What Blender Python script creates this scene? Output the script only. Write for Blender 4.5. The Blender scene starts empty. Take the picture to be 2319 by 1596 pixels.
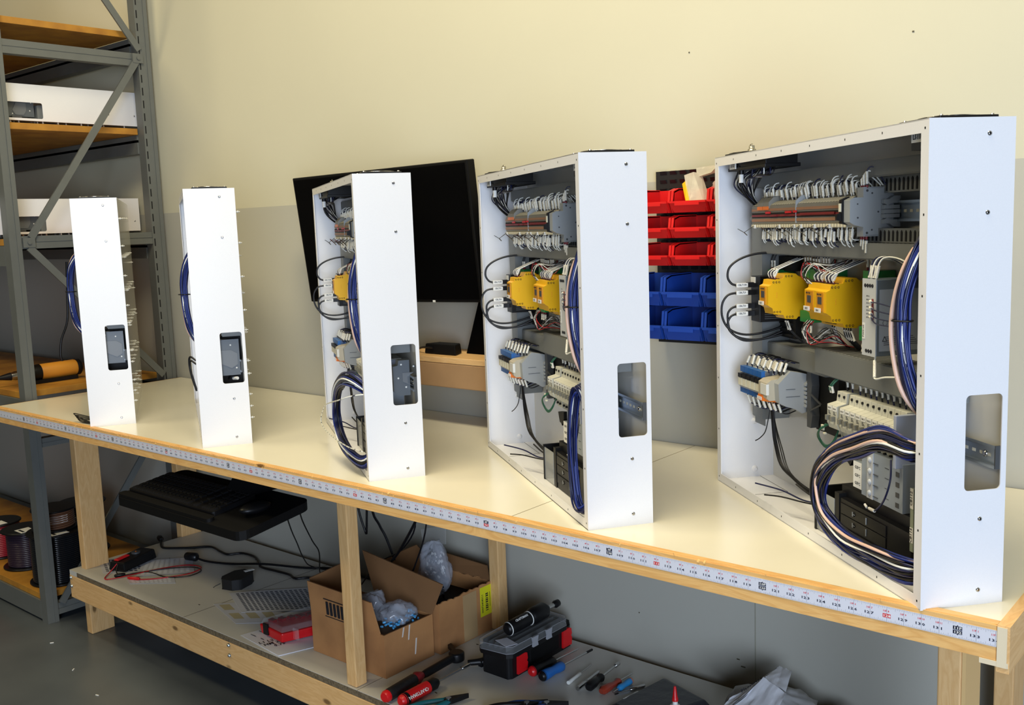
# Workshop: five white control cabinets in a row on a long pine bench
import bpy, math, random
from mathutils import Vector, Matrix
random.seed(7)
C = bpy.context.scene.collection
PI = math.pi
ZO = 0.87                      # the bench top stands this high above the floor; heights below are given from the bench top

# ---------------------------------------------------------------- camera, world, lights, exposure
cam = bpy.data.cameras.new('camera'); co = bpy.data.objects.new('camera', cam); C.objects.link(co)
cam.sensor_width = 36.0; cam.lens = 2226.69 / 2319 * 36.0; cam.clip_start = 0.02
RX, UX, BX = (0.76310, 0.64526, -0.03629), (-0.05665, 0.12272, 0.99082), (0.64379, -0.75404, 0.13020)
co.matrix_world = Matrix(((RX[0], UX[0], BX[0], 3.75416), (RX[1], UX[1], BX[1], -1.43992), (RX[2], UX[2], BX[2], 0.58908 + ZO), (0, 0, 0, 1)))
bpy.context.scene.camera = co
vs = bpy.context.scene.view_settings
vs.view_transform = 'Standard'; vs.look = 'None'; vs.gamma = 1.0; vs.use_curve_mapping = False; vs.exposure = 0.12
w = bpy.data.worlds.new('world'); bpy.context.scene.world = w; w.use_nodes = True
w.node_tree.nodes['Background'].inputs[0].default_value = (0.75, 0.85, 1.0, 1)
w.node_tree.nodes['Background'].inputs[1].default_value = 0.012
def area(name, loc, target, sx, sy, power, col):
    l = bpy.data.lights.new(name, 'AREA'); l.shape = 'RECTANGLE'; l.size = sx; l.size_y = sy; l.energy = power; l.color = col
    o = bpy.data.objects.new(name, l); C.objects.link(o); o.location = (loc[0], loc[1], loc[2] + ZO)
    d = Vector(target) - Vector(loc); o.rotation_euler = d.to_track_quat('-Z', 'Z').to_euler()
    return o
area('bay_door_daylight', (5.9, -3.5, 0.30), (2.4, 0.3, -0.1), 2.2, 1.8, 190, (0.69, 0.81, 1.0))
area('ceiling_lamp_over_aisle', (-0.86, -2.05, 3.0), (1.2, 0.6, 0.2), 1.3, 0.35, 40, (1.0, 0.84, 0.50))
area('ceiling_lamp_over_bench', (2.5, -1.7, 3.1), (2.3, 0.3, 0.3), 2.0, 0.5, 12, (1.0, 0.86, 0.54))
area('bench_top_fill', (2.6, -0.75, 3.2), (2.45, 0.1, 0.0), 2.2, 0.6, 100, (1.0, 0.87, 0.60))  # added overhead fill that brightens the bench top

# ---------------------------------------------------------------- colour and material helpers
def lin(v):
    v = v / 255.0
    return v / 12.92 if v <= 0.04045 else ((v + 0.055) / 1.055) ** 2.4
def rgb(r, g, b): return (lin(r), lin(g), lin(b), 1.0)
MC = {}
def mat(name, col, rough=0.5, metal=0.0, noise=0.0, scale=40.0, bump=0.0, col2=None, stretch=None, spec=None, alpha=None, trans=None, coat=0.0):
    if name in MC: return MC[name]
    m = bpy.data.materials.new(name); m.use_nodes = True; nt = m.node_tree; b = nt.nodes['Principled BSDF']
    b.inputs['Base Color'].default_value = col; b.inputs['Roughness'].default_value = rough; b.inputs['Metallic'].default_value = metal
    if spec is not None: b.inputs['Specular IOR Level'].default_value = spec
    if coat: b.inputs['Coat Weight'].default_value = coat
    if trans is not None: b.inputs['Transmission Weight'].default_value = trans
    if alpha is not None: b.inputs['Alpha'].default_value = alpha
    if noise or bump:
        tc = nt.nodes.new('ShaderNodeTexCoord'); mp = nt.nodes.new('ShaderNodeMapping'); nz = nt.nodes.new('ShaderNodeTexNoise')
        nt.links.new(tc.outputs['Object'], mp.inputs[0]); nt.links.new(mp.outputs[0], nz.inputs['Vector'])
        if stretch: mp.inputs['Scale'].default_value = stretch
        nz.inputs['Scale'].default_value = scale; nz.inputs['Detail'].default_value = 6
        if noise:
            mx = nt.nodes.new('ShaderNodeMix'); mx.data_type = 'RGBA'
            c2 = col2 or tuple(x * (1 - noise) for x in col[:3]) + (1,)
            mx.inputs[6].default_value = col; mx.inputs[7].default_value = c2
            cr = nt.nodes.new('ShaderNodeMapRange'); cr.inputs[1].default_value = 0.38; cr.inputs[2].default_value = 0.66
            nt.links.new(nz.outputs['Fac'], cr.inputs[0]); nt.links.new(cr.outputs[0], mx.inputs[0]); nt.links.new(mx.outputs[2], b.inputs['Base Color'])
        if bump:
            bp = nt.nodes.new('ShaderNodeBump'); bp.inputs['Strength'].default_value = bump; bp.inputs['Distance'].default_value = 0.002
            nt.links.new(nz.outputs['Fac'], bp.inputs['Height']); nt.links.new(bp.outputs[0], b.inputs['Normal'])
    MC[name] = m; return m
def striped(name, c1, c2, axis, period, duty, rough=0.5, smin=None):
    """thin repeated lines along one object axis"""
    m = bpy.data.materials.new(name); m.use_nodes = True; nt = m.node_tree; b = nt.nodes['Principled BSDF']; b.inputs['Roughness'].default_value = rough
    tc = nt.nodes.new('ShaderNodeTexCoord'); sp = nt.nodes.new('ShaderNodeSeparateXYZ'); nt.links.new(tc.outputs['Object'], sp.inputs[0])
    a = nt.nodes.new('ShaderNodeMath'); a.operation = 'DIVIDE'; a.inputs[1].default_value = period; nt.links.new(sp.outputs[axis], a.inputs[0])
    f = nt.nodes.new('ShaderNodeMath'); f.operation = 'FRACT'; nt.links.new(a.outputs[0], f.inputs[0])
    l = nt.nodes.new('ShaderNodeMath'); l.operation = 'LESS_THAN'; l.inputs[1].default_value = duty; nt.links.new(f.outputs[0], l.inputs[0])
    mx = nt.nodes.new('ShaderNodeMix'); mx.data_type = 'RGBA'; mx.inputs[6].default_value = c1; mx.inputs[7].default_value = c2
    nt.links.new(l.outputs[0], mx.inputs[0]); nt.links.new(mx.outputs[2], b.inputs['Base Color'])
    return m
def wood(name, c1, c2, axis, rough=0.55, ring=14.0):
    """lumber: grain lines along one axis with knots"""
    m = bpy.data.materials.new(name); m.use_nodes = True; nt = m.node_tree; b = nt.nodes['Principled BSDF']; b.inputs['Roughness'].default_value = rough
    tc = nt.nodes.new('ShaderNodeTexCoord'); mp = nt.nodes.new('ShaderNodeMapping'); nt.links.new(tc.outputs['Object'], mp.inputs[0])
    s = [9.0, 9.0, 9.0]; s[axis] = 1.1; mp.inputs['Scale'].default_value = s
    nz = nt.nodes.new('ShaderNodeTexNoise'); nz.inputs['Scale'].default_value = ring * 0.25; nz.inputs['Detail'].default_value = 5; nz.inputs['Distortion'].default_value = 1.2
    nt.links.new(mp.outputs[0], nz.inputs['Vector'])
    wv = nt.nodes.new('ShaderNodeMath'); wv.operation = 'MULTIPLY'; wv.inputs[1].default_value = 7.0; nt.links.new(nz.outputs['Fac'], wv.inputs[0])
    fr = nt.nodes.new('ShaderNodeMath'); fr.operation = 'PINGPONG'; fr.inputs[1].default_value = 0.5; nt.links.new(wv.outputs[0], fr.inputs[0])
    vo = nt.nodes.new('ShaderNodeTexVoronoi'); vo.inputs['Scale'].default_value = 1.0
    mp2 = nt.nodes.new('ShaderNodeMapping'); s2 = [13.0, 13.0, 13.0]; s2[axis] = 6.0; mp2.inputs['Scale'].default_value = s2
    nt.links.new(tc.outputs['Object'], mp2.inputs[0]); nt.links.new(mp2.outputs[0], vo.inputs['Vector'])
    kn = nt.nodes.new('ShaderNodeMapRange'); kn.inputs[1].default_value = 0.07; kn.inputs[2].default_value = 0.13; kn.inputs[3].default_value = 1.0; kn.inputs[4].default_value = 0.0
    nt.links.new(vo.outputs['Distance'], kn.inputs[0])
    mx = nt.nodes.new('ShaderNodeMix'); mx.data_type = 'RGBA'; mx.inputs[6].default_value = c1; mx.inputs[7].default_value = c2
    k2 = nt.nodes.new('ShaderNodeMath'); k2.operation = 'MULTIPLY'; k2.inputs[1].default_value = 1.1; nt.links.new(fr.outputs[0], k2.inputs[0]); nt.links.new(k2.outputs[0], mx.inputs[0])
    m2 = nt.nodes.new('ShaderNodeMix'); m2.data_type = 'RGBA'; m2.inputs[7].default_value = tuple(x * 0.35 for x in c2[:3]) + (1,)
    nt.links.new(mx.outputs[2], m2.inputs[6]); nt.links.new(kn.outputs[0], m2.inputs[0]); nt.links.new(m2.outputs[2], b.inputs['Base Color'])
    bp = nt.nodes.new('ShaderNodeBump'); bp.inputs['Strength'].default_value = 0.15; bp.inputs['Distance'].default_value = 0.001
    nt.links.new(fr.outputs[0], bp.inputs['Height']); nt.links.new(bp.outputs[0], b.inputs['Normal'])
    return m

# ---------------------------------------------------------------- mesh builder
GC = {}
def glyphs(s):
    """flat outline of a string, unit size, as vertices and faces"""
    if s in GC: return GC[s]
    cu = bpy.data.curves.new('t', 'FONT'); cu.body = s; cu.size = 1.0; cu.resolution_u = 1; cu.offset = 0.022; cu.align_x = 'CENTER'
    o = bpy.data.objects.new('t', cu); C.objects.link(o)
    me = bpy.data.meshes.new_from_object(o, depsgraph=bpy.context.evaluated_depsgraph_get())
    v = [tuple(p.co) for p in me.vertices]; f = [tuple(p.vertices) for p in me.polygons]
    bpy.data.objects.remove(o); bpy.data.curves.remove(cu); bpy.data.meshes.remove(me)
    GC[s] = (v, f); return GC[s]
class MB:
    def __init__(s, off=(0, 0, 0)):
        s.v = []; s.f = []; s.m = []; s.s = []; s.off = Vector(off); s.T = None
    def add(s, vs, fs, m=0, smooth=False):
        n = len(s.v)
        for p in vs:
            p = Vector(p)
            if s.T is not None: p = s.T @ p
            s.v.append(p - s.off)
        for f in fs: s.f.append([i + n for i in f]); s.m.append(m); s.s.append(smooth)
        return s
    def box(s, x0, x1, y0, y1, z0, z1, m=0):
        return s.add([(x0, y0, z0), (x1, y0, z0), (x1, y1, z0), (x0, y1, z0), (x0, y0, z1), (x1, y0, z1), (x1, y1, z1), (x0, y1, z1)],
                     [(0, 3, 2, 1), (4, 5, 6, 7), (0, 1, 5, 4), (1, 2, 6, 5), (2, 3, 7, 6), (3, 0, 4, 7)], m)
    def hexa(s, b, t, m=0):
        """eight corners: bottom four, top four"""
        return s.add(list(b) + list(t), [(0, 3, 2, 1), (4, 5, 6, 7), (0, 1, 5, 4), (1, 2, 6, 5), (2, 3, 7, 6), (3, 0, 4, 7)], m)
    def bar(s, p0, p1, wd, th, up=(0, 0, 1), m=0):
        p0, p1 = Vector(p0), Vector(p1); d = (p1 - p0).normalized(); u = Vector(up); a = d.cross(u).normalized() * wd / 2; b = a.cross(d).normalized() * th / 2
        return s.hexa([p0 - a - b, p0 + a - b, p0 + a + b, p0 - a + b], [p1 - a - b, p1 + a - b, p1 + a + b, p1 - a + b], m)
    def cyl(s, p0, p1, r0, r1=None, n=16, m=0):
        r1 = r0 if r1 is None else r1
        return s.rev(p0, p1, [(0, r0), (1, r1)], n, m)
    def rev(s, p0, p1, prof, n=16, m=0, smooth=True):
        """turned shape: prof is a list of (fraction along p0-p1, radius)"""
        p0, p1 = Vector(p0), Vector(p1); d = p1 - p0; dn = d.normalized(); a = dn.orthogonal().normalized(); b = dn.cross(a)
        vs = []; fs = []
        for t, r in prof:
            c = p0 + d * t
            for k in range(n):
                an = 2 * PI * k / n; vs.append(c + a * r * math.cos(an) + b * r * math.sin(an))
        for i in range(len(prof) - 1):
            for k in range(n):
                k2 = (k + 1) % n; fs.append((i * n + k, i * n + k2, (i + 1) * n + k2, (i + 1) * n + k))
        s.add(vs, fs, m, smooth); q = len(vs)
        s.add(vs[:n], [tuple(range(n))[::-1]], m); s.add(vs[q - n:], [tuple(range(n))], m)
        return s
    def tube(s, pts, r, n=6, m=0, closed=False, sub=5):
        P = [Vector(p) for p in pts]
        if sub > 1 and len(P) > 2:
            Q = []; L = len(P); rng = range(L if closed else L - 1)
            for i in rng:
                a = P[(i - 1) % L] if closed or i else P[0]; b = P[i]; c = P[(i + 1) % L]; d = P[(i + 2) % L] if closed or i + 2 < L else P[-1]
                for k in range(sub):
                    t = k / sub; Q.append(0.5 * ((2 * b) + (c - a) * t + (2 * a - 5 * b + 4 * c - d) * t * t + (3 * b - a - 3 * c + d) * t ** 3))
            if not closed: Q.append(P[-1])
            P = Q
        L = len(P); vs = []; fs = []; a = None
        for i in range(L):
            if closed: d = P[(i + 1) % L] - P[i - 1]
            else: d = P[min(i + 1, L - 1)] - P[max(i - 1, 0)]
            if d.length < 1e-9: d = Vector((0, 0, 1))
            d.normalize()
            a = d.orthogonal().normalized() if a is None else (a - d * a.dot(d))
            if a.length < 1e-6: a = d.orthogonal()
            a.normalize(); b = d.cross(a)
            for k in range(n):
                an = 2 * PI * k / n; vs.append(P[i] + (a * math.cos(an) + b * math.sin(an)) * r)
        for i in range(L if closed else L - 1):
            j = (i + 1) % L
            for k in range(n):
                k2 = (k + 1) % n; fs.append((i * n + k, i * n + k2, j * n + k2, j * n + k))
        s.add(vs, fs, m, True)
        if not closed: s.add(vs[:n], [tuple(range(n))[::-1]], m); s.add(vs[-n:], [tuple(range(n))], m)
        return s
    def prism(s, poly, ax, a, b, m=0, smooth=False):
        """polygon in the plane across axis ax, pulled from a to b; poly coords in the order of the two other axes"""
        def pt(u, v, h):
            return {'x': (h, u, v), 'y': (u, h, v), 'z': (u, v, h)}[ax]
        n = len(poly); vs = [pt(u, v, a) for u, v in poly] + [pt(u, v, b) for u, v in poly]
        s.add(vs, [tuple(range(n))[::-1], tuple(range(n, 2 * n))], m)
        s.add(vs, [(i, (i + 1) % n, (i + 1) % n + n, i + n) for i in range(n)], m, smooth)
        return s
    def ball(s, c, rx, ry=None, rz=None, n=12, m=0):
        ry = rx if ry is None else ry; rz = rx if rz is None else rz; vs = []; fs = []; h = n // 2
        for i in range(h + 1):
            th = PI * i / h
            for k in range(n):
                an = 2 * PI * k / n; vs.append((c[0] + rx * math.sin(th) * math.cos(an), c[1] + ry * math.sin(th) * math.sin(an), c[2] + rz * math.cos(th)))
        for i in range(h):
            for k in range(n):
                k2 = (k + 1) % n; fs.append((i * n + k, (i + 1) * n + k, (i + 1) * n + k2, i * n + k2))
        return s.add(vs, fs, m, True)
    def text(s, st, org, xa, ya, size, m=0, wide=1.0):
        """lettering: org is the middle of the base line, xa the reading direction, ya up"""
        v, f = glyphs(st); xa, ya, org = Vector(xa).normalized(), Vector(ya).normalized(), Vector(org)
        return s.add([org + xa * p[0] * size * wide + ya * p[1] * size for p in v], f, m)
    def done(s, name, mats, parent=None, bevel=0.0, seg=2):
        me = bpy.data.meshes.new(name); me.from_pydata([tuple(p) for p in s.v], [], s.f)
        for m in (mats if isinstance(mats, (list, tuple)) else [mats]): me.materials.append(m)
        me.polygons.foreach_set('material_index', s.m); me.polygons.foreach_set('use_smooth', s.s); me.update()
        o = bpy.data.objects.new(name, me); C.objects.link(o)
        if parent is not None: o.parent = parent
        if bevel:
            b = o.modifiers.new('edge', 'BEVEL'); b.width = bevel; b.segments = seg; b.limit_method = 'ANGLE'; b.angle_limit = 0.7
        return o
def thing(name, label, cat, loc, rz=0.0, group=None):
    o = bpy.data.objects.new(name, None); C.objects.link(o); o.location = (loc[0], loc[1], loc[2] + ZO); o.rotation_euler = (0, 0, rz); o.empty_display_size = 0.05
    o['label'] = label; o['category'] = cat
    if group: o['group'] = group
    return o
def solo(mb, name, mats, label, cat, loc=(0, 0, 0), rz=0.0, group=None, bevel=0.0, kind=None):
    o = mb.done(name, mats, None, bevel); o.location = (loc[0], loc[1], loc[2] + ZO); o.rotation_euler = (0, 0, rz); o['label'] = label; o['category'] = cat
    if group: o['group'] = group
    if kind: o['kind'] = kind
    return o
def struct(mb, name, mats):
    o = mb.done(name, mats); o.location = (0, 0, ZO); o['kind'] = 'structure'; return o
def dup(root, loc, rz=0.0, label=None, group=None, name=None):
    r = root.copy(); C.objects.link(r); r.location = (loc[0], loc[1], loc[2] + ZO); r.rotation_euler = (0, 0, rz)
    if label: r['label'] = label
    if group: r['group'] = group
    for ch in list(root.children):
        c = ch.copy(); C.objects.link(c); c.parent = r
        for g in list(ch.children):
            d = g.copy(); C.objects.link(d); d.parent = c
    return r

# ---------------------------------------------------------------- materials
white_paint = mat('white_powder_coat', rgb(236, 236, 238), 0.32, bump=0.05, noise=0.02, scale=600)
white_plain = mat('white_plastic', rgb(228, 228, 222), 0.4)
cream_marker = mat('cream_marker', rgb(226, 222, 200), 0.5)
black_p = mat('black_plastic', rgb(16, 16, 18), 0.4, spec=0.3)
black_m = mat('matt_black', rgb(9, 9, 10), 0.6, spec=0.2)
screen_m = mat('dark_screen', rgb(4, 4, 5), 0.6, spec=0.05)
gray_duct = mat('grey_duct', rgb(114, 117, 116), 0.5)
gray_dev = mat('light_grey_plastic', rgb(158, 162, 164), 0.45)
gray_dark = mat('dark_grey_plastic', rgb(70, 72, 74), 0.5)
silver = mat('zinc_steel', rgb(170, 178, 182), 0.3, 0.9)
steel = mat('bright_steel', rgb(190, 190, 190), 0.22, 1.0)
yellow_p = mat('yellow_plastic', rgb(240, 184, 12), 0.4)
orange_p = mat('orange_plastic', rgb(232, 120, 30), 0.4)
red_p = mat('red_plastic', rgb(205, 22, 28), 0.35)
dkred_p = mat('dark_red_plastic', rgb(120, 22, 28), 0.4)
green_p = mat('green_plastic', rgb(30, 130, 62), 0.4)
blue_p = mat('blue_plastic', rgb(26, 96, 170), 0.4)
navy_w = mat('navy_wire', rgb(17, 24, 62), 0.35)
black_w = mat('black_wire', rgb(12, 12, 16), 0.4)
white_w = mat('white_wire', rgb(240, 240, 232), 0.4)
pink_w = mat('pale_pink_wire', rgb(226, 190, 172), 0.4)
tan_w = mat('tan_wire', rgb(190, 160, 120), 0.4)
green_w = mat('green_wire', rgb(20, 84, 62), 0.4)
red_w = mat('red_wire', rgb(190, 20, 30), 0.4)
label_w = mat('white_label', rgb(236, 236, 232), 0.5)
ink = mat('black_ink', rgb(24, 26, 34), 0.6)
red_ink = mat('red_ink', rgb(206, 50, 60), 0.6)
clear = mat('clear_plastic', (0.9, 0.93, 0.95, 1), 0.08, alpha=0.09, spec=0.8)
film = mat('clear_film', (0.85, 0.87, 0.9, 1), 0.15, alpha=0.28, spec=0.8, bump=0.3, scale=30)
dark_hole = mat('dark_hole', rgb(10, 10, 12), 0.8)
WD = (rgb(230, 188, 130), rgb(210, 160, 98))
wood_x = wood('pine_lumber_along_x', WD[0], WD[1], 0)
wood_y = wood('pine_lumber_along_y', WD[0], WD[1], 1)
wood_z = wood('pine_lumber_upright', WD[0], WD[1], 2)
trim_wood = wood('edge_trim_pine', rgb(232, 186, 118), rgb(206, 148, 78), 0)
laminate = mat('cream_laminate', rgb(238, 233, 214), 0.22, noise=0.05, scale=3.0)
laminate2 = mat('white_shelf_laminate', rgb(206, 204, 196), 0.4, noise=0.10, scale=2.5)
chip = mat('chipboard_edge', rgb(120, 105, 80), 0.9, noise=0.5, scale=160, bump=0.4)
board_o = mat('orange_shelf_board', rgb(184, 130, 44), 0.6, noise=0.15, scale=12, col2=rgb(158, 106, 34))
rack_gray = mat('grey_rack_steel', rgb(104, 107, 104), 0.45, 0.1, noise=0.06, scale=20)
board_c = mat('cardboard', rgb(182, 130, 80), 0.8, noise=0.12, scale=9, bump=0.2, col2=rgb(160, 112, 68))
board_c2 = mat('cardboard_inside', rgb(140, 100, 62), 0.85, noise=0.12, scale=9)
tapebrown = mat('pale_packing_tape', rgb(176, 146, 104), 0.25)
paper = mat('paper', rgb(214, 216, 226), 0.7)

# ---------------------------------------------------------------- room
WY = 0.767
wm = bpy.data.materials.new('two_tone_painted_wall'); wm.use_nodes = True; nt = wm.node_tree; b = nt.nodes['Principled BSDF']; b.inputs['Roughness'].default_value = 0.6
tc = nt.nodes.new('ShaderNodeTexCoord'); sp = nt.nodes.new('ShaderNodeSeparateXYZ'); nt.links.new(tc.outputs['Object'], sp.inputs[0])
g = nt.nodes.new('ShaderNodeMath'); g.operation = 'GREATER_THAN'; g.inputs[1].default_value = 0.6816; nt.links.new(sp.outputs[2], g.inputs[0])
mx = nt.nodes.new('ShaderNodeMix'); mx.data_type = 'RGBA'; mx.inputs[6].default_value = rgb(182, 180, 168); mx.inputs[7].default_value = rgb(205, 201, 178); nt.links.new(g.outputs[0], mx.inputs[0])
nz = nt.nodes.new('ShaderNodeTexNoise'); nz.inputs['Scale'].default_value = 1.4; nz.inputs['Detail'].default_value = 8; nt.links.new(tc.outputs['Object'], nz.inputs['Vector'])
mr = nt.nodes.new('ShaderNodeMapRange'); mr.inputs[3].default_value = 0.93; mr.inputs[4].default_value = 1.04; nt.links.new(nz.outputs['Fac'], mr.inputs[0])
m2 = nt.nodes.new('ShaderNodeMix'); m2.data_type = 'RGBA'; m2.blend_type = 'MULTIPLY'; m2.inputs[0].default_value = 1.0
nt.links.new(mx.outputs[2], m2.inputs[6]); nt.links.new(mr.outputs[0], m2.inputs[7]); nt.links.new(m2.outputs[2], b.inputs['Base Color'])
struct(MB().box(-3.5, 7.0, WY, WY + 0.12, -ZO, 3.4), 'wall_back', wm)
fm = mat('sealed_grey_floor', rgb(92, 98, 102), 0.3, noise=0.25, scale=1.6, col2=rgb(72, 78, 84))
struct(MB().box(-3.5, 7.0, -5.2, WY + 0.12, -ZO - 0.1, -ZO), 'floor', fm)
cm = mat('ceiling_paint', rgb(130, 128, 120), 0.8)
struct(MB().box(-3.5, 7.0, -5.2, WY + 0.12, 3.4, 3.5), 'ceiling', cm)
sm = mat('side_wall_paint', rgb(90, 88, 80), 0.7)
struct(MB().box(-3.6, -3.5, -5.2, WY + 0.12, -ZO, 3.4), 'wall_left', sm)
# small dents and scuffs in the paint
mk = MB(); rs = random.Random(3)
for x, z, l in [(2.48, 0.99, .003), (3.02, 0.96, .004), (2.9, -.36, .004), (2.60, -.555, .008), (2.612, -.572, .012), (2.1, -.38, .003), (2.3, -.5, .003)]:
    mk.box(x, x + l, WY - 0.0012, WY + 0.001, z, z + 0.003)
o = mk.done('paint_scuff', mat('scuff', rgb(90, 84, 66), 0.9), bpy.data.objects['wall_back'])
o = MB().box(2.651, 2.6535, WY - 0.0008, WY + 0.001, -0.8, -0.05).done('wall_joint', mat('joint_line', rgb(150, 148, 132), 0.9), bpy.data.objects['wall_back'])

# ---------------------------------------------------------------- workbench
bench = thing('workbench', 'long pine workbench with cream laminate top and low open shelf', 'workbench', (1.73, 0.4, -ZO)); BO = (1.73, 0.4, -ZO)
TX0, TX1 = 0.047, 3.405
m = MB(BO); m.box(TX0 + 0.004, TX1, 0.0195, 0.76, -0.019, 0.0, 0); m.box(TX0 + 0.004, TX1, 0.0195, 0.76, -0.036, -0.0192, 1)
m.box(2.487, 2.4885, 0.0195, 0.76, 0.0, 0.0002, 2)
m.done('tabletop', [laminate, chip, mat('seam', rgb(120, 110, 80), 0.9)], bench)
# front trim: pine strip with a chipped upper arris
m = MB(BO); m.box(TX0, TX1, 0.0007, 0.0195, -0.050, 0.0015, 0); m.box(TX0, TX1, 0.004, 0.019, 0.0015, 0.0026, 0)
rs = random.Random(5)
for i in range(16):
    x = rs.uniform(0.15, 3.35); l = rs.choice([.002, .003, .004, .007]) * rs.uniform(.5, 1.3); z = -0.0005 + rs.uniform(-.002, .001)
    m.hexa([(x, -.0006, z - .001), (x + l, -.0006, z - .0015), (x + l, .003, z), (x, .003, z)], [(x, .0, z + .0008), (x + l, .0, z + .0006), (x + l, .004, z + .0028), (x, .004, z + .0028)], 1)
for i in range(50):
    x = rs.uniform(0.15, 3.3); m.bar((x, .001, -.001), (x + rs.uniform(-.003, .006), -.002, rs.uniform(-.009, .007)), .0007, .0005, m=1)
m.done('front_edge_trim', [trim_wood, mat('pale_splinters', rgb(226, 186, 118), 0.7)], bench)
m = MB(BO); m.box(TX1 + .0005, TX1 + 0.0175, 0.0, 0.76, -0.066, 0.003, 0); m.box(TX1 - 0.022, TX1 + 0.016, -0.001, 0.0195, -0.058, -0.0505, 1); m.box(TX1 + .001, TX1 + .014, -0.0015, 0.0, -0.058, 0.001, 1)
m.done('end_edge_trim', [wood_y, mat('pale_plywood', rgb(222, 208, 178), 0.7)], bench)
m = MB(BO); m.box(TX0, TX0 + 0.004, 0.0195, 0.76, -0.036, 0.0); m.done('end_edge_trim', [trim_wood], bench)
for nm, b in [('leg', (0.228, 0.266, 0.1835, 0.2725)), ('leg', (3.271, 3.309, 0.1835, 0.2725)), ('leg', (0.18, 0.218, 0.606, 0.695)), ('leg', (3.243, 3.281, 0.655, 0.744))]:
    MB(BO).box(b[0], b[1], b[2], b[3], -ZO, -0.037).done('leg', [wood_z], bench, 0.003)
MB(BO).box(3.3095, 3.3155, 0.185, 0.271, -ZO, -0.037).done('leg_facing', [mat('plywood_facing', rgb(222, 184, 124), 0.6)], bench)
MB(BO).box(1.772, 1.810, 0.152, 0.190, -0.618, -0.037).done('post', [wood_z], bench, 0.003)
MB(BO).box(1.846, 1.884, 0.652, 0.690, -0.618, -0.037).done('post', [wood_z], bench, 0.003)
MB(BO).box(0.2, 3.3, 0.72, 0.758, -0.125, -0.037).done('apron', [wood_x], bench, 0.002)
MB(BO).box(0.209, 3.37, 0.1455, 0.1825, -0.725, -0.6375).done('shelf_rail', [wood_x], bench, 0.003)
MB(BO).box(0.215, 3.37, 0.70, 0.738, -0.725, -0.6375).done('shelf_rail', [wood_x], bench, 0.003)
m = MB(BO); z0, z1 = -0.637, -0.619
m.box(0.2675, 3.37, 0.146, 0.73, z0, z1 - 0.0015, 1); m.box(0.2675, 3.37, 0.147, 0.73, z1 - 0.0015, z1, 0)
m.box(0.213, 0.2265, 0.146, 0.605, z0, z1, 0); m.box(0.2265, 0.2675, 0.146, 0.183, z0, z1, 0); m.box(0.2265, 0.2675, 0.273, 0.73, z0, z1, 0); m.box(0.22, 0.2265, 0.605, 0.73, z0, z1)
m.box(0.979, 0.9805, 0.146, 0.73, z1, z1 + 0.0003, 2); m.box(1.8185, 1.8195, 0.146, 0.3, z1, z1 + 0.0003, 2)
rs = random.Random(9)
for i in range(16):
    x, y = rs.uniform(.4, 2.6), rs.uniform(.18, .68); m.box(x, x + .008, y, y + .003, z1, z1 + .0006, 2)
m.done('lower_shelf', [laminate2, chip, mat('grime', rgb(52, 44, 32), 0.9)], bench)
for x in (0.2165, 1.2245):
    for z in (-0.6465, -0.679):
        MB(BO).rev((x + .006, .1456, z), (x + .006, .140, z), [(0, .0065), (.4, .0062), (1, .0035)], 12).done('bolt', [silver], bench)

# ---------------------------------------------------------------- ruler tape stuck along the front edge
def ruler():
    m = MB((0.0, 0, -0.018)); zt, zb = -0.0055, -0.0300; I = 0.0254
    m.box(0.085, 134.38 * I, 0.0, 0.00055, zb, zt, 0); y = -0.00018; X, Z = (1, 0, 0), (0, 0, 1)
    def q(x0, x1, za, zc, k): m.add([(x0, y, za), (x1, y, za), (x1, y, zc), (x0, y, zc)], [(0, 1, 2, 3)], k)
    for n in range(4, 135):
        x = n * I; foot = n % 12 == 0; stud = n % 16 == 0
        for k in range(-8, 8):
            xx = x + k * I / 16
            if k == 0 or xx > 134.36 * I: continue
            h = .0052 if k == -8 else (.0038 if k % 4 == 0 else (.003 if k % 2 == 0 else .0021))
            q(xx - .00009, xx + .00009, zt - h, zt, 1); q(xx - .00009, xx + .00009, zb, zb + h, 1)
        if not foot: q(x - .00013, x + .00013, zb, zt, 1)
        ft, inch = divmod(n, 12); s = str(n)
        if foot:
            w2 = .0056 if n < 96 and ft < 10 else .0064
            for xs, za, zc, kk in ((w2, -.0172, -.0118, 1), (w2, -.0236, -.0180, 2 if n % 16 == 0 else 1)):
                m.add([(x - xs, y, za), (x + xs, y, za), (x + xs, y, zc), (x - xs, y, zc)], [(0, 1, 2, 3)], kk)
            m.add([(x - .0012, y, -.0118), (x + .0012, y, -.0118), (x, y, -.0098)], [(0, 1, 2)], 1)
            m.add([(x - .0012, y, -.0236), (x + .0012, y, -.0236), (x, y, -.0256)], [(0, 2, 1)], 1)
            m.text('%dF' % ft, (x, y - .0001, -.0163), X, Z, .0052, 3, 1.5); m.text(s, (x, y - .0001, -.0226), X, Z, .0052, 3, 1.4 if n > 99 else 1.7)
        else:
            if ft: m.text('%dF' % ft, (x - .0029, y, -.0142), X, Z, .0042, 2); m.text(str(inch), (x + .0026, y, -.0142), X, Z, .0042, 2)
            if stud:
                m.add([(x - .0060, y, -.0232), (x + .0060, y, -.0232), (x + .0060, y, -.0170), (x - .0060, y, -.0170)], [(0, 1, 2, 3)], 2); m.text(s, (x, y - .0001, -.0220), X, Z, .0054, 3, 1.5)
            else:
                a, bb = (s[:-1], s[-1]) if len(s) > 1 else (s, '')
                yy = y - .0001
                if a: m.text(a, (x - (.0032 if len(a) == 1 else .0050), yy, -.0226), X, Z, .0056, 1, 1.7)
                if bb: m.text(bb, (x + .0032, yy, -.0226), X, Z, .0056, 1, 1.7)
    return m
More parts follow.
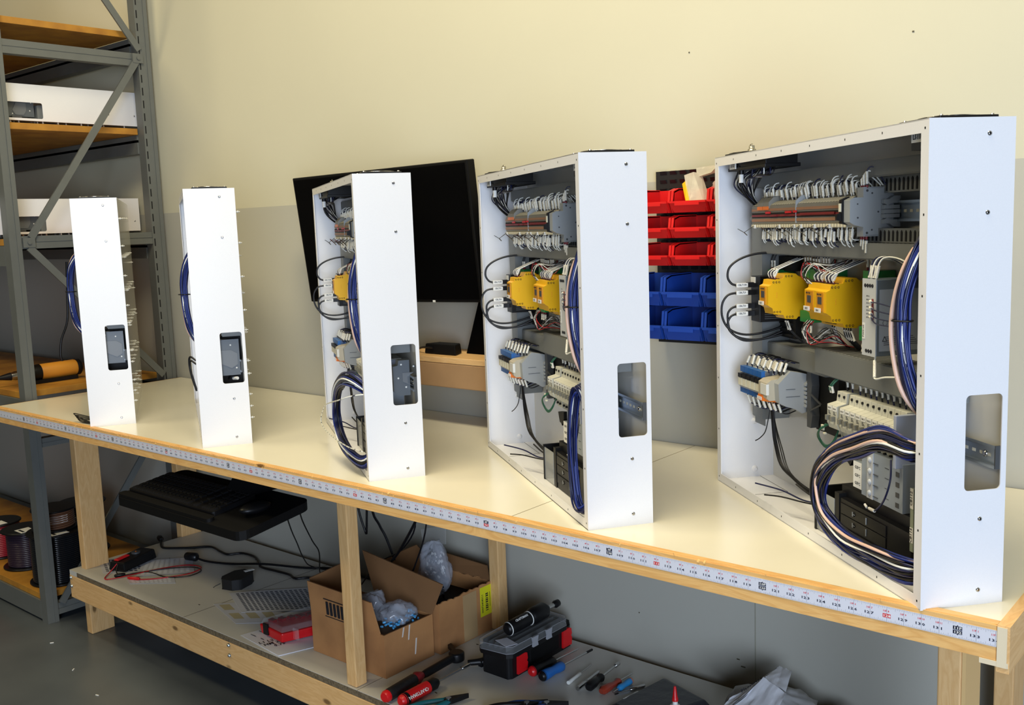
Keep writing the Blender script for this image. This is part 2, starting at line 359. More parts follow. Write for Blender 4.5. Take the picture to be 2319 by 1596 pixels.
solo(ruler(), 'ruler_tape', [mat('ruler_white', rgb(214, 216, 226), 0.35), mat('ruler_black', rgb(36, 40, 60), 0.5), red_ink, label_w], 'white adhesive ruler tape with inch numbers stuck along the bench front edge', 'ruler', (0, 0, -0.018))

# ---------------------------------------------------------------- control cabinets
CW, CH, CD = 0.779, 0.7126, 0.1345        # front width, height, depth
EXTRA = {}                                 # parts that only some cabinets carry
strip_m = striped('terminal_grey', rgb(136, 134, 126), rgb(96, 94, 88), 0, 0.0052, 0.22)
strip_o = striped('terminal_orange', rgb(168, 106, 66), rgb(128, 122, 110), 0, 0.0052, 0.4)
strip_c = striped('terminal_cream', rgb(226, 220, 198), rgb(150, 146, 130), 0, 0.0104, 0.25)
strip_r = striped('terminal_red', rgb(140, 30, 34), rgb(70, 20, 22), 0, 0.0052, 0.3)
mark_m = mat('printed_marker', rgb(252, 249, 236), 0.5, noise=1.0, scale=520, col2=rgb(222, 218, 204))
psu_m = mat('psu_grey', rgb(100, 112, 124), 0.35, 0.3); psu_f = mat('psu_front', rgb(196, 200, 204), 0.4); psu_l = mat('psu_label', rgb(150, 160, 176), 0.45)
brk_m = mat('breaker_cream', rgb(204, 204, 192), 0.4); blg_m = mat('contactor_grey', rgb(150, 160, 172), 0.4)
void_m = mat('void_black', rgb(10, 10, 11), 0.7)  # near-black shared by the combs, the channel and the added infill box
def enclosure():
    t = 0.0018; m = MB(); F = 0.019
    m.box(0, t, 0, CD, 0, CH); m.box(t, CW - t, 0, CD, 0, t); m.box(t, CW - t, 0, CD, CH - t, CH); m.box(t, CW - t, CD - t, CD, t, CH - t, 2)
    # end panel with a rounded window
    x0, x1 = CW - t, CW; y0, y1, z0, z1, r = 0.067, 0.1258, 0.1755, 0.318, 0.007
    m.box(x0, x1, 0, y0, 0, CH); m.box(x0, x1, y1, CD, 0, CH); m.box(x0, x1, y0, y1, 0, z0); m.box(x0, x1, y0, y1, z1, CH)
    for cy, cz, sy, sz in ((y0, z0, 1, 1), (y1, z0, -1, 1), (y0, z1, 1, -1), (y1, z1, -1, -1)):
        pl = [(cy, cz), (cy + sy * r, cz)] + [(cy + sy * r - sy * r * math.sin(a), cz + sz * r - sz * r * math.cos(a)) for a in (0.39, 0.78, 1.18)] + [(cy, cz + sz * r)]
        m.prism(pl, 'x', x0, x1)
    # front flange
    m.box(t, F, 0, t, 0, CH); m.box(CW - F, CW - t, 0, t, 0, CH); m.box(F, CW - F, 0, t, 0, F); m.box(F, CW - F, 0, t, CH - F, CH)
    for x in (0.009, CW - 0.0095):
        for z in (0.012, 0.12, 0.235, 0.35, 0.465, 0.58, 0.7): m.box(x - .0014, x + .0014, -.0002, 0, z - .0016, z + .0016, 1)
    for x in (0.1, 0.21, 0.32, 0.43, 0.55, 0.66):
        for z in (0.0095, CH - 0.0095): m.box(x - .0011, x + .0011, -.0002, 0, z - .0017, z + .0017, 1)
    for z in (0.13, 0.02, 0.69, 0.58): m.rev((t, 0.0875, z), (t + .006, 0.0875, z), [(0, .0075), (.5, .0065), (.6, .0035), (1, .003)], 14)
    m.box(t, 0.14, 0.1, 0.1008, t, t + .0004, 1); m.box(0.14, 0.1405, 0.02, 0.1008, t, t + .0004, 1)
    return m
def screw_mb(z):
    m = MB(); m.rev((CW - .0004, 0.0935, z), (CW + 0.0016, 0.0935, z), [(0, .0036), (.6, .0034), (1, .0018)], 14); m.box(CW + .0016, CW + .0019, .0925, .0945, z - .0003, z + .0003, 1); return m
def wiref(m, pts, r=.0011, k=0, n=5, sub=4): m.tube(pts, r, n, k, sub=sub)
def duct(m, x0, x1, y0, y1, z0, z1):
    m.box(x0, x1, y0, y1, z0, z1); m.box(x0, x1, y0 - .0016, y0, z0 + .002, z1 - .002)
def bundle(m, path, n, rad, r, seed, closed=False, cols=(0, 0, 0, 0, 1, 1, 2, 3, 0, 1), flat=1.0, nn=6, sub=5, jit=.002, xmax=.7705):
    """n strands running side by side along a path"""
    rs = random.Random(seed); P = [Vector(p) for p in path]
    for i in range(n):
        a = rs.uniform(0, 2 * PI); q = rad * math.sqrt(rs.random()); ox, oy = q * math.cos(a), q * math.sin(a) * flat
        pts = []
        for j, p in enumerate(P):
            A = P[(j - 1) % len(P)] if closed or j else P[0]; B = P[(j + 1) % len(P)] if closed or j < len(P) - 1 else P[-1]
            d = (B - A).normalized(); s = d.cross(Vector((0, 1, 0)));
            s = s.normalized() if s.length > .01 else Vector((1, 0, 0))
            w2 = rs.uniform(-jit, jit)
            v = p + s * (ox + w2) + Vector((0, 1, 0)) * (oy + rs.uniform(-jit, jit) * .5)
            if v.x > .754 and v.y < .006: v.x = .754
            v.x = min(v.x, xmax); v.z = max(v.z, .0055); pts.append(v)
        m.tube(pts, r, nn, cols[i % len(cols)], closed=closed, sub=sub)
BM = [navy_w, black_w, white_w, pink_w, mat('blue_wire', rgb(28, 44, 112), 0.35)]
def relay_mb(x0, x1, yf, steps=True):
    """yellow safety relay: stepped profile, run across its width"""
    pr = [(yf, .409), (yf, .447), (yf + .007, .450), (yf + .009, .459), (yf + .032, .461), (yf + .036, .470), (yf + .058, .470), (yf + .066, .463), (yf + .085, .463),
          (yf + .085, .384), (yf + .064, .384), (yf + .060, .379), (yf + .036, .381), (yf + .032, .389), (yf + .012, .391), (yf + .009, .403), (yf + .004, .406)]
    m = MB(); m.prism(pr, 'x', x0, x1)
    n = max(2, int((x1 - x0) / .0055))
    for i in range(n):
        x = x0 + (i + .5) * (x1 - x0) / n
        for z, y in ((.4601, yf + .016), (.4601, yf + .024)): m.cyl((x, y, z), (x, y, z + .0012), .0017, n=8, m=1)
        m.cyl((x, yf + .020, .3895), (x, yf + .020, .3883), .0017, n=8, m=1)
    for k in range(3):
        for z, y in ((.4545, yf + .0115), (.4655, yf + .038), (.3955, yf + .0135), (.3845, yf + .040)):
            m.rev((x1, y + k * .006, z), (x1 + .0004, y + k * .006, z), [(0, .0021), (1, .0019)], 10, 1); m.rev((x1 + .0004, y + k * .006, z), (x1 + .0006, y + k * .006, z), [(0, .0011), (1, .001)], 8, 0)
    for k in range(3): m.box(x1, x1 + .0003, yf + .018, yf + .0188, .424 + k * .004, .426 + k * .004, 2)
    return m
def cabinet(name, label, loc, rz, interior, group):
    root = thing(name, label, 'control cabinet', loc, rz, group); rs = random.Random(11)
    enclosure().done('enclosure', [white_paint, dark_hole, mat('glossy_back_sheet', rgb(206, 204, 196), 0.12)], root)
    for z in (.69, .58, .132, .023): screw_mb(z).done('screw', [steel, black_p], root)
    # top fan plate and cable entry
    m = MB(); m.box(.665, .767, .024, .116, CH, CH + .0045); fan = m.done('fan_plate', [black_p], root, .001)
    m = MB(); c = (.716, .070)
    for r in (.012, .022, .032, .040): m.tube([(c[0] + r * math.cos(a * PI / 6), c[1] + r * math.sin(a * PI / 6), CH + .0075 - (r / .04) ** 2 * .0018) for a in range(12)], .0009, 5, 0, closed=True, sub=3)
    for a in range(4): m.tube([(c[0], c[1], CH + .0075), (c[0] + .045 * math.cos(a * PI / 2 + .6), c[1] + .045 * math.sin(a * PI / 2 + .6), CH + .0052)], .0009, 5, 0, sub=1)
    m.cyl((c[0], c[1], CH + .0045), (c[0], c[1], CH + .007), .011, m=0)
    m.done('fan_guard', [steel], fan)
    m = MB()
    for x, y in ((.671, .03), (.761, .03), (.671, .11), (.761, .11)): m.rev((x, y, CH + .0045), (x, y, CH + .0065), [(0, .0034), (1, .002)], 10)
    m.done('fan_screw', [steel], fan)
    m = MB(); m.box(.022, .112, .014, .108, CH, CH + .005); m.prism([(.03, .02), (.06, .016), (.1, .03), (.1, .09), (.05, .104), (.03, .09)], 'z', CH + .005, CH + .0065)
    m.done('cable_entry_plate', [black_p], root, .001)
    m = MB(); m.rev((.078, .05, CH + .005), (.078, .05, CH + .019), [(0, .009), (.45, .009), (.5, .0065), (1, .006)], 6); m.tube([(.071, .05, CH + .012), (.071, .05, CH + .021), (.085, .05, CH + .021), (.085, .05, CH + .012)], .0009, 5, 0, sub=2)
    m.done('cable_gland', [mat('nickel', rgb(170, 166, 150), 0.35, 0.9)], root)
    # rear studs
    sp_ = [(.77, .648), (.59, .651), (.46, .653), (.32, .655), (.765, .563), (.71, .527), (.62, .529), (.51, .53), (.4, .531), (.25, .533), (.21, .498), (.768, .47), (.27, .429), (.4, .427), (.53, .425), (.2, .404), (.74, .423), (.62, .423), (.66, .423), (.77, .377), (.24, .327), (.36, .325), (.22, .311), (.45, .323), (.57, .321), (.67, .32), (.765, .321), (.74, .312), (.7, .32), (.46, .233), (.25, .206), (.56, .232), (.35, .2), (.76, .233), (.44, .198), (.72, .232), (.58, .197), (.67, .196), (.77, .198), (.28, .104), (.61, .138), (.39, .101), (.47, .102), (.29, .073), (.76, .138), (.62, .106), (.41, .071), (.47, .07), (.765, .105), (.63, .075), (.77, .073)]
    for x, z in (sp_ if interior == 'none' else []):
        MB().rev((x, CD, z), (x, CD + .011, z), [(0, .0022), (.35, .0022), (.36, .0034), (.62, .0034), (.63, .0014), (1, .0014)], 6).done('rear_stud', [white_plain], root)
    # DIN rails and ducts
    def rail(x0, x1, zc):
        m = MB(); m.box(x0, x1, .1235, .125, zc - .0135, zc + .0135)
        for s_ in (-1, 1): m.box(x0, x1, .1175, .1245, zc + s_ * .013 - .0006, zc + s_ * .013 + .0006); m.box(x0, x1, .1175, .1187, zc + (s_ * .013 if s_ > 0 else -.0175), zc + (.0175 if s_ > 0 else -.013))
        n = int((x1 - x0) / .018)
        for i in range(n): xx = x0 + .01 + i * .018; m.box(xx, xx + .008, .1232, .1235, zc - .0024, zc + .0024, 1)
        for xx in (x1 - .028,): m.rev((xx, .1232, zc), (xx, .1205, zc), [(0, .0052), (.6, .005), (1, .003)], 14, 2)
        m.done('din_rail', [silver, mat('rail_slot', rgb(196, 194, 180), 0.6), steel], root)
    rail(.40, .775, .2215); rail(.08, .775, .586)
    m = MB(); m.box(.7745, .7772, .118, .128, .204, .239); m.done('rail_end_bracket', [gray_dark], root)
    if interior == 'none': return root
    rail(.12, .60, .42); rail(.07, .26, .235)
    for nm_, (x0, x1, y0, y1, z0, z1) in (('wire_duct', (.035, .086, .070, .13, .150, .61)), ('wire_duct', (.035, .775, .080, .13, .644, .672)), ('wire_duct', (.0865, .775, .070, .13, .506, .534)), ('wire_duct', (.0865, .335, .082, .13, .278, .320)), ('wire_duct', (.335, .695, .062, .13, .288, .336))):
        m = MB(); duct(m, x0, x1, y0, y1, z0, z1)
        if x1 - x0 > .3:
            k = 0
            if z0 > .5:
                za, zb = (z0 - .027, z0) if z0 > .6 else (z1, z1 + .024)
                m.box(max(x0, .44), x1, y0 + .020, y0 + .0216, za, zb)
                for i in range(int((x1 - max(x0, .45)) / .0125)):
                    xx = max(x0, .45) + .006 + i * .0125
                    m.prism([(xx, za + .003), (xx + .004, za + .003), (xx + .0045, zb - .006), (xx + .002, zb - .003), (xx, zb - .006)], 'y', y0 + .0190, y0 + .0199, 1)
            for i in range(int((x1 - x0) / .0125)):
                xx = x0 + .006 + i * .0125; m.box(xx, xx + .004, y0 + .003, y1 - .004, z1, z1 + .0003, 1)
        m.done(nm_, [gray_duct, dark_hole], root)
    MB().box(.035, .086, .0745, .0755, .135, .150).done('duct_end', [gray_duct], root)
    # terminal strip
    m = MB(); x0, x1 = .080, .470
    m.prism([(.118, .552), (.118, .620), (.085, .620), (.066, .613), (.052, .606), (.050, .604), (.050, .570), (.052, .568), (.066, .561), (.085, .555)], 'x', x0, x1, 0)
    for za, zb, k in ((.5945, .5995, 1), (.5735, .5790, 1), (.5835, .5875, 2)): m.box(x0, x1, .0488, .0500, za, zb, k)
    m.box(x0, x1, .0478, .0560, .5620, .5680, 4)
    m.box(x0, x1, .0490, .0501, .5878, .5915, 3); m.box(x0, x1, .0490, .0501, .5812, .5833, 3)
    m.hexa([(x0, .0525, .6065), (x1, .0525, .6065), (x1, .066, .6132), (x0, .066, .6132)], [(x0, .0522, .6072), (x1, .0522, .6072), (x1, .0657, .6140), (x0, .0657, .6140)], 4)
    m.hexa([(x0, .0522, .5668), (x1, .0522, .5668), (x1, .0657, .5600), (x0, .0657, .5600)], [(x0, .0525, .5675), (x1, .0525, .5675), (x1, .066, .5608), (x0, .066, .5608)], 4)
    st = m.done('terminal_strip', [strip_m, strip_o, strip_r, dark_hole, strip_c], root)
    for xa, xb in ((.110, .135), (.137, .163)):
        m = MB(); m.prism([(.048, .600), (.048, .612), (.058, .622), (.072, .624), (.08, .615), (.08, .600)], 'x', xa, xb, 0); m.box(xa, xb, .0470, .0480, .597, .604, 1); m.box(xa, xb, .058, .070, .6241, .6246, 2); m.done('tall_terminal', [strip_m, orange_p, strip_c], st)
    MB().prism([(.048, .570), (.048, .612), (.060, .622), (.075, .622), (.075, .570)], 'x', .2785, .2815).done('end_plate', [gray_dev], st)
    for xa, xb, z in ((.15, .17, .590), (.238, .262, .590), (.272, .284, .5905), (.17, .2, .584), (.215, .235, .584), (.255, .28, .584), (.3, .43, .5855)):
        MB().box(xa, xb, .0465, .0488, z - .0008, z + .0034).done('jumper_bar', [red_p if z > .588 else dkred_p], st)
    # bent marker holders under the strip
    for i, x in enumerate((.085, .20, .265, .292, .345, .40)):
        m = MB(); pts = [(x - .012, .02, .560 + (i % 2) * .003), (x - .002, .030, .552), (x + .012, .046, .5655)]
        for a, b_ in zip(pts, pts[1:]): m.bar(a, b_, .0040, .0007, (0, 0, 1))
        m.bar(pts[1], (x + .004, .034, .546), .003, .0007); m.box(x + .010, x + .0145, .0455, .0500, .5600, .5675, 1)
        m.done('marker_holder', [steel, white_plain], st)
    # wires with printed sleeves, above and below the strip
    i = 0
    for up in (1, -1):
        x = .098
        while x < .468:
            dark = rs.random() < .3; ln = rs.uniform(.014, .021); z0 = (.618 if up > 0 else .557) + rs.uniform(-.002, .004) * up; y0 = .072 + rs.uniform(-.004, .004); lean = rs.uniform(-.004, .004)
            if up < 0: y0 -= .006; lean += .004
            m = MB(); z1 = z0 + up * ln; top = z1 + up * rs.uniform(.004, .012)
            m.tube([(x, y0, z0 - up * .004), (x + lean * .3, y0 - .001, z0), (x + lean, y0 - .003, z1), (x + lean * 1.2, y0 + .004, top), (x + lean, y0 + .02, top - up * .002), (x, y0 + .034, z1 - up * .012)], .0012, 5, 0, sub=3)
            m.tube([(x + lean * .2, y0 - .0008, z0 + up * .001), (x + lean, y0 - .003, z1)], .0026, 7, 1, sub=1)
            m.done('terminal_wire', [navy_w if dark else white_w, mark_m], root); x += rs.choice([.0058, .0064, .0075, .0105])
    # grey fuse block beside the strip
    m = MB(); m.prism([(.0375, .570), (.0375, .607), (.046, .611), (.062, .611), (.062, .628), (.100, .628), (.100, .620), (.118, .616), (.118, .556), (.100, .552), (.100, .545), (.062, .545), (.062, .561), (.046, .565)], 'x', .480, .500)
    fb = m.done('fuse_block', [gray_dev], root, .0008)
    m = MB(); m.prism([(.034, .568), (.034, .608), (.046, .613), (.048, .613), (.048, .565)], 'x', .470, .4798, 0); m.box(.471, .478, .0325, .034, .588, .602, 1); m.prism([(.026, .574), (.026, .584), (.034, .586), (.034, .572)], 'x', .472, .478, 0); m.done('fuse_holder', [black_p, cream_marker], fb)
    m = MB()
    for y, z, r in ((.069, .622, .0022), (.069, .551, .0022), (.078, .6175, .0016), (.078, .556, .0016), (.052, .577, .0016), (.0515, .6, .0013), (.0895, .586, .0016), (.108, .621, .0014)): m.cyl((.500, y, z), (.5004, y, z), r, n=10)
    m.box(.5, .5003, .066, .0985, .6262, .6267); m.box(.5, .5003, .066, .0985, .5465, .547); m.done('rivet_mark', [gray_dark], fb)
    m = MB(); 
    for k, z in enumerate((.603, .5935, .586, .5785, .569)): m.box(.5005, .512, .094, .122, z - .0032, z + .0032, 0)
    m.prism([(.094, .600), (.112, .612), (.124, .612), (.124, .606), (.100, .596)], 'x', .5005, .511); m.prism([(.094, .572), (.112, .560), (.124, .560), (.124, .566), (.100, .576)], 'x', .5005, .511)
    m.done('rail_clip', [gray_dev], fb)
    for up in (1, -1):
        for k, x in enumerate((.482, .489, .498)):
            z0 = .626 if up > 0 else .545; m = MB(); h = .016 + .006 * k
            m.tube([(x, .070, z0 - up * .003), (x, .069, z0 + up * h), (x + .004, .08, z0 + up * (h + .006)), (x + .008, .1, z0 + up * .004)], .0013, 6, 0, sub=4); m.tube([(x, .0695, z0 + up * .007), (x, .069, z0 + up * h)], .0024, 8, 1, sub=1); m.cyl((x, .0695, z0), (x, .0695, z0 + up * .005), .0022, m=2)
            m.done('fuse_wire', [(white_w, white_w, navy_w)[k], mark_m, dkred_p], root)
    # black cable entry with the supply wires
    m = MB(); m.box(.040, .215, .018, .085, .686, CH - .002); m.box(.036, .218, .015, .09, .680, .687); m.done('cable_entry_block', [black_p], root, .001)
    m = MB(); m.box(.050, .080, .0125, .0145, .684, .699); m.text('L132', (.066, .0121, .6885), (1, 0, 0), (0, 0, 1), .009, 1); m.done('entry_label', [label_w, ink], root)
    m = MB(); m.box(.717, .745, .012, .0135, .683, .698); m.text('L511', (.731, .0116, .6875), (1, 0, 0), (0, 0, 1), .010, 1); m.box(.717, .752, .0125, .03, .672, .6828, 2); m.tube([(.738, .02, .674), (.744, .03, .655), (.762, .05, .63)], .003, 6, 3); m.done('entry_label', [label_w, ink, black_p, navy_w], root)
    m = MB(); r2 = random.Random(4)
    for k in range(26):
        x = .045 + k * .0066; sw = .03 * (1 - k / 26)
        m.tube([(x, .03 + r2.uniform(0, .04), .686), (x + .002 - sw * .3, .03, .665), (x * .6 + .02, .035 + r2.uniform(-.01, .01), .645 + k * .0008), (.060 + r2.uniform(-.008, .008), .06, .615 + k * .0004), (.060 + r2.uniform(-.012, .012), .085, .60)], .0015, 5, (0, 1, 2, 1, 0, 1)[k % 6], sub=5)
    b_ = m.done('supply_wires', BM[:3], root); b_['kind'] = 'stuff'
    m = MB(); m.cyl((.088, .022, .672), (.088, .022, .690), .006, m=0); m.cyl((.088, .022, .655), (.088, .022, .672), .0048, m=1); m.tube([(.088, .022, .655), (.089, .024, .64), (.086, .04, .62), (.07, .07, .6)], .0026, 7, 0); m.done('plugged_cable', [black_p, label_w], root)
    # ethernet switch with looping cables
    m = MB(); m.box(.085, .128, .044, .118, .366, .461); sw = m.done('network_switch', [black_p], root, .001)
    m = MB(); m.box(.0865, .108, .0425, .044, .447, .459, 0); m.done('switch_label', [label_w], sw)
    for k in range(24): pass
    m = MB()
    for k in range(20): m.box(.128, .1284, .055, .112, .372 + k * .0042, .3735 + k * .0042)
    m.done('vent', [gray_dark], sw)
    for z, dz, txt in ((.443, 1, 'CBL715R'), (.427, 0, 'CBL729'), (.399, 0, 'CBL730'), (.383, 0, 'CBL731')):
        m = MB(); m.box(.090, .103, .030, .044, z - .0052, z + .0052, 0); m.box(.0925, .1005, .005, .030, z - .0042, z + .0042, 1); m.text(txt, (.1008, .0175, z - .0012), (0, 1, 0), (0, 0, 1), .0052, 2)
        if dz: P = [(.0965, .006, z), (.095, -.004, z + .004), (.094, -.012, z + .018), (.095, -.008, z + .038), (.098, .012, z + .054), (.102, .045, z + .064), (.108, .085, z + .066), (.11, .11, z + .066)]
        elif z > .42: P = [(.0965, .006, z), (.0945, -.012, z - .004), (.093, -.024, z - .022), (.093, -.024, z - .05), (.095, -.010, z - .075), (.1, .02, z - .088), (.106, .06, z - .086), (.112, .1, z - .075)]
        else: P = [(.0965, .006, z), (.0955, -.006, z - .005), (.0945, -.013, z - .02), (.095, -.006, .345), (.1, .02, .328 + (z - .39) * .2), (.106, .06, .328), (.114, .1, .336 + (z - .383) * .4)]
        m.tube(P, .0024, 8, 0, sub=6); m.done('network_cable', [black_w, label_w, ink], root)
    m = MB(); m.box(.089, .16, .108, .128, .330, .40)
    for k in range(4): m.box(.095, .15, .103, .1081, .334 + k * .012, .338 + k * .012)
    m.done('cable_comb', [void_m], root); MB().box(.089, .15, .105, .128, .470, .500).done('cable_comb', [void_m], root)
    # safety relays
    for xa, xb, yf, tx in ((.180, .220, .020, 'SR71'), (.330, .374, .042, 'SR75'), (.378, .418, .039, 'SR81')):
        rl = relay_mb(xa, xb, yf).done('safety_relay', [yellow_p, dark_hole, orange_p], root, .0006)
        m = MB(); xc = xa + (xb - xa) * .45; m.box(xa + .006, xb - .010, yf - .0012, yf, .411, .445, 0); m.box(xc - .007, xc + .007, yf - .0018, yf - .001, .424, .437, 1)
        for k in range(3): m.rev((xa + .010 + k * .006, yf - .0012, .4415), (xa + .010 + k * .006, yf - .002, .4415), [(0, .0016), (1, .0013)], 8, 2)
        m.done('relay_window', [mat('amber_cover', rgb(206, 140, 30), 0.2), gray_dark, dark_hole], rl)
        m = MB(); m.box(xa, xa + .022, yf - .0024, yf - .0012, .4085, .4165, 0); m.text(tx, (xa + .011, yf - .0026, .4107), (1, 0, 0), (0, 0, 1), .0052, 1); m.done('relay_label', [label_w, ink], rl)
        n = 5
        for k in range(n):
            x = xa + .006 + k * (xb - xa - .01) / n; m = MB(); y0 = yf + .02
            m.tube([(x, y0, .4605), (x + .002, y0 - .004, .474), (x + .010, y0 + .02, .487), (x + .02, y0 + .05, .500)], .0012, 5, 0, sub=4); m.tube([(x + .0008, y0 - .0015, .466), (x + .004, y0 + .004, .480)], .0024, 7, 1, sub=1); m.cyl((x, y0, .460), (x, y0, .4635), .0019, m=2)
            m.done('relay_wire', [navy_w if k % 2 else white_w, mark_m, dkred_p], root)
        for k in range(2 + (xa > .35) * 2):
            x = xa + .012 + k * .008; m = MB(); y0 = yf + .05
            m.tube([(x, y0, .380), (x + .004, y0, .365), (x + .010, y0 + .01, .350), (x + .014, y0 + .03, .33)], .0013, 5, 0, sub=4); m.tube([(x + .001, y0, .374), (x + .007, y0 + .004, .356)], .0024, 7, 1, sub=1)
            m.done('relay_wire', [black_w, mark_m], root)
    m = MB(); r2 = random.Random(8)
    for k in range(26):
        x = .325 + r2.uniform(-.006, .03); s_ = 1 if k < 12 else -1; zc = .455 if s_ > 0 else .388
        m.tube([(x, .052, zc), (x - .012 + r2.uniform(-.008, .008), .045, zc + s_ * .018), (x + r2.uniform(-.01, .02), .05, zc + s_ * (.034 + r2.uniform(0, .012))), (x + r2.uniform(.01, .05), .075, zc + s_ * r2.uniform(.01, .04)), (x + r2.uniform(.0, .07), .1, zc + s_ * .045)], .0008, 4, r2.choice([0, 0, 1, 2, 0]), sub=4)
    b_ = m.done('loose_wires', [black_w, red_w, white_w], root); b_['kind'] = 'stuff'
    # power supply
    m = MB(); m.box(.5575, .597, .031, .118, .354, .478); ps = m.done('power_supply', [psu_m], root, .001)
    m = MB(); m.box(.5565, .5972, .0295, .031, .353, .479, 0)
    for k in range(4): m.rev((.5655 + k * .0072, .0295, .468), (.5655 + k * .0072, .0288, .468), [(0, .0033), (1, .0029)], 10, 1)
    for k in range(3): m.rev((.570 + k * .0072, .0295, .361), (.570 + k * .0072, .0288, .361), [(0, .0033), (1, .0029)], 10, 1)
    m.box(.586, .591, .0288, .0295, .412, .447, 2); m.box(.558, .566, .0288, .0295, .380, .406, 3); m.text('PWS160', (.5635, .0286, .393), (0, 0, 1), (-1, 0, 0), .0058, 1)
    for k in range(7): m.text('24V DC', (.574, .0292, .450 - k * .0058), (1, 0, 0), (0, 0, 1), .0030, 1)
    m.done('supply_front', [psu_f, ink, dkred_p, label_w], ps)
    m = MB(); m.box(.597, .5976, .036, .112, .362, .462, 0)
    for k in range(5): m.box(.5976, .5978, .044, .108 - k * .003, .372 + k * .0032, .3728 + k * .0032, 1)
    m.text('Class 2', (.5979, .072, .411), (0, 1, 0), (0, 0, 1), .0065, 1); m.text('c UL us', (.5979, .078, .400), (0, 1, 0), (0, 0, 1), .006, 1); m.add([(.5979, .041, .378), (.5979, .050, .378), (.5979, .0455, .387)], [(0, 1, 2)], 1); m.add([(.5980, .0428, .3792), (.5980, .0482, .3792), (.5980, .0455, .3846)], [(0, 1, 2)], 0)
    m.rev((.5976, .046, .408), (.5979, .046, .408), [(0, .0042), (1, .0042)], 14, 1); m.rev((.5979, .046, .408), (.598, .046, .408), [(0, .0036), (1, .0036)], 14, 0)
    m.done('rating_label', [psu_l, ink], ps)
    for k in range(4):
        m = MB(); x = .566 + k * .007; m.tube([(x, .036, .474), (x + .001, .036, .492), (x + .006, .045, .512), (x + .03, .06, .510), (x + .07, .07, .49)], .0014, 6, 0, sub=5); m.tube([(x, .036, .480), (x + .003, .039, .500)], .0025, 7, 1, sub=1); m.done('supply_wire', [(navy_w, white_w)[k % 2], mark_m], root)
    for k, z in enumerate((.443, .433, .424, .418)):
        m = MB(); m.tube([(.584, .028, z), (.594, .024, z - .001), (.62, .02, z - .003 * k), (.70, .018, z - .006)], .0011, 5, 0, sub=4); m.tube([(.583, .028, z), (.593, .0245, z - .0008)], .0024, 7, 1, sub=1); m.done('supply_wire', [navy_w, mark_m], root)
    m = MB(); m.tube([(.590, .034, .353), (.595, .03, .335), (.606, .024, .320), (.640, .022, .327), (.690, .022, .334)], .0015, 6, 0, sub=5); m.tube([(.592, .032, .347), (.604, .025, .322)], .0027, 7, 1, sub=1); m.done('supply_wire', [white_w, mark_m], root)
    # green plug connectors
    for x0, x1, z0, z1, y in ((.075, .112, .462, .472, .082), (.225, .258, .462, .482, .088), (.260, .292, .460, .480, .088), (.300, .33, .462, .482, .088), (.455, .492, .462, .485, .088), (.225, .268, .375, .397, .085), (.44, .46, .36, .385, .09)):
        m = MB(); m.box(x0, x1, y, .129, z0, z1); g_ = m.done('plug_connector', [green_p], root, .001)
        for k in range(3):
            x = x0 + (x1 - x0) * (k + .5) / 3; s_ = -1 if z0 < .44 else 1; zz = z1 if s_ > 0 else z0
            m = MB(); m.cyl((x, y + .006, zz), (x, y + .006, zz + s_ * .005), .002, m=2); m.tube([(x, y + .006, zz + s_ * .004), (x + .001, y + .004, zz + s_ * .02), (x + .002, y + .012, zz + s_ * .038)], .0012, 5, 0, sub=3); m.tube([(x, y + .006, zz + s_ * .006), (x + .001, y + .005, zz + s_ * .02)], .0024, 7, 1, sub=1); m.done('plug_wire', [black_w, mark_m, dkred_p], root)
    m = MB(); m.box(.605, .70, .1, .128, .462, .478); m.done('fuse_strip', [brk_m], root)
    # relay group lower left
    for k in range(5):
        x = .068 + k * .0215; m = MB(); x2 = x + .020
        m.prism([(.024, .226), (.022, .251), (.034, .256), (.034, .268), (.060, .274), (.118, .262), (.118, .205), (.05, .205), (.030, .216)], 'x', x, x2, 0)
        sr = m.done('slim_relay', [gray_dev], root, .0005)
        m = MB(); m.box(x + .001, x2 - .001, .0208, .024, .228, .244, 0); m.box(x + .001, x2 - .001, .0200, .030, .245, .2535, 1); m.box(x, x2, .026, .050, .2565, .269, 2); m.box(x, x2, .026, .05, .212, .2225, 2)
        m.done('relay_cap', [cream_marker, black_p, blue_p], sr)
    m = MB(); m.prism([(.018, .222), (.018, .252), (.028, .258), (.06, .262), (.06, .216), (.024, .216)], 'x', .178, .217, 0); m.box(.190, .2172, .0165, .0225, .228, .250, 1); m.prism([(.016, .214), (.018, .226), (.05, .226), (.05, .208)], 'x', .176, .2005, 2)
    for k in range(5): m.box(.178 + k * .0042, .1805 + k * .0042, .0145, .016, .2155, .222, 1)
    m.done('power_relay', [mat('relay_cream', rgb(184, 176, 156), 0.4), white_plain, orange_p], root)
    m = MB(); m.prism([(.036, .214), (.034, .252), (.044, .262), (.06, .277), (.085, .272), (.115, .264), (.118, .256), (.118, .208), (.108, .196), (.085, .190), (.07, .200), (.05, .206)], 'x', .2175, .236, 0)
    for k in range(6): m.box(.236, .246, .088, .118, .204 + k * .0085, .2095 + k * .0085, 0)
    m.prism([(.088, .250), (.100, .262), (.120, .262), (.120, .256)], 'x', .236, .247); m.prism([(.088, .212), (.100, .200), (.120, .200), (.120, .206)], 'x', .236, .247); m.box(.236, .2364, .05, .08, .225, .226, 1); m.box(.236, .2364, .05, .07, .24, .241, 1)
    m.done('end_module', [gray_dev, gray_dark], root)
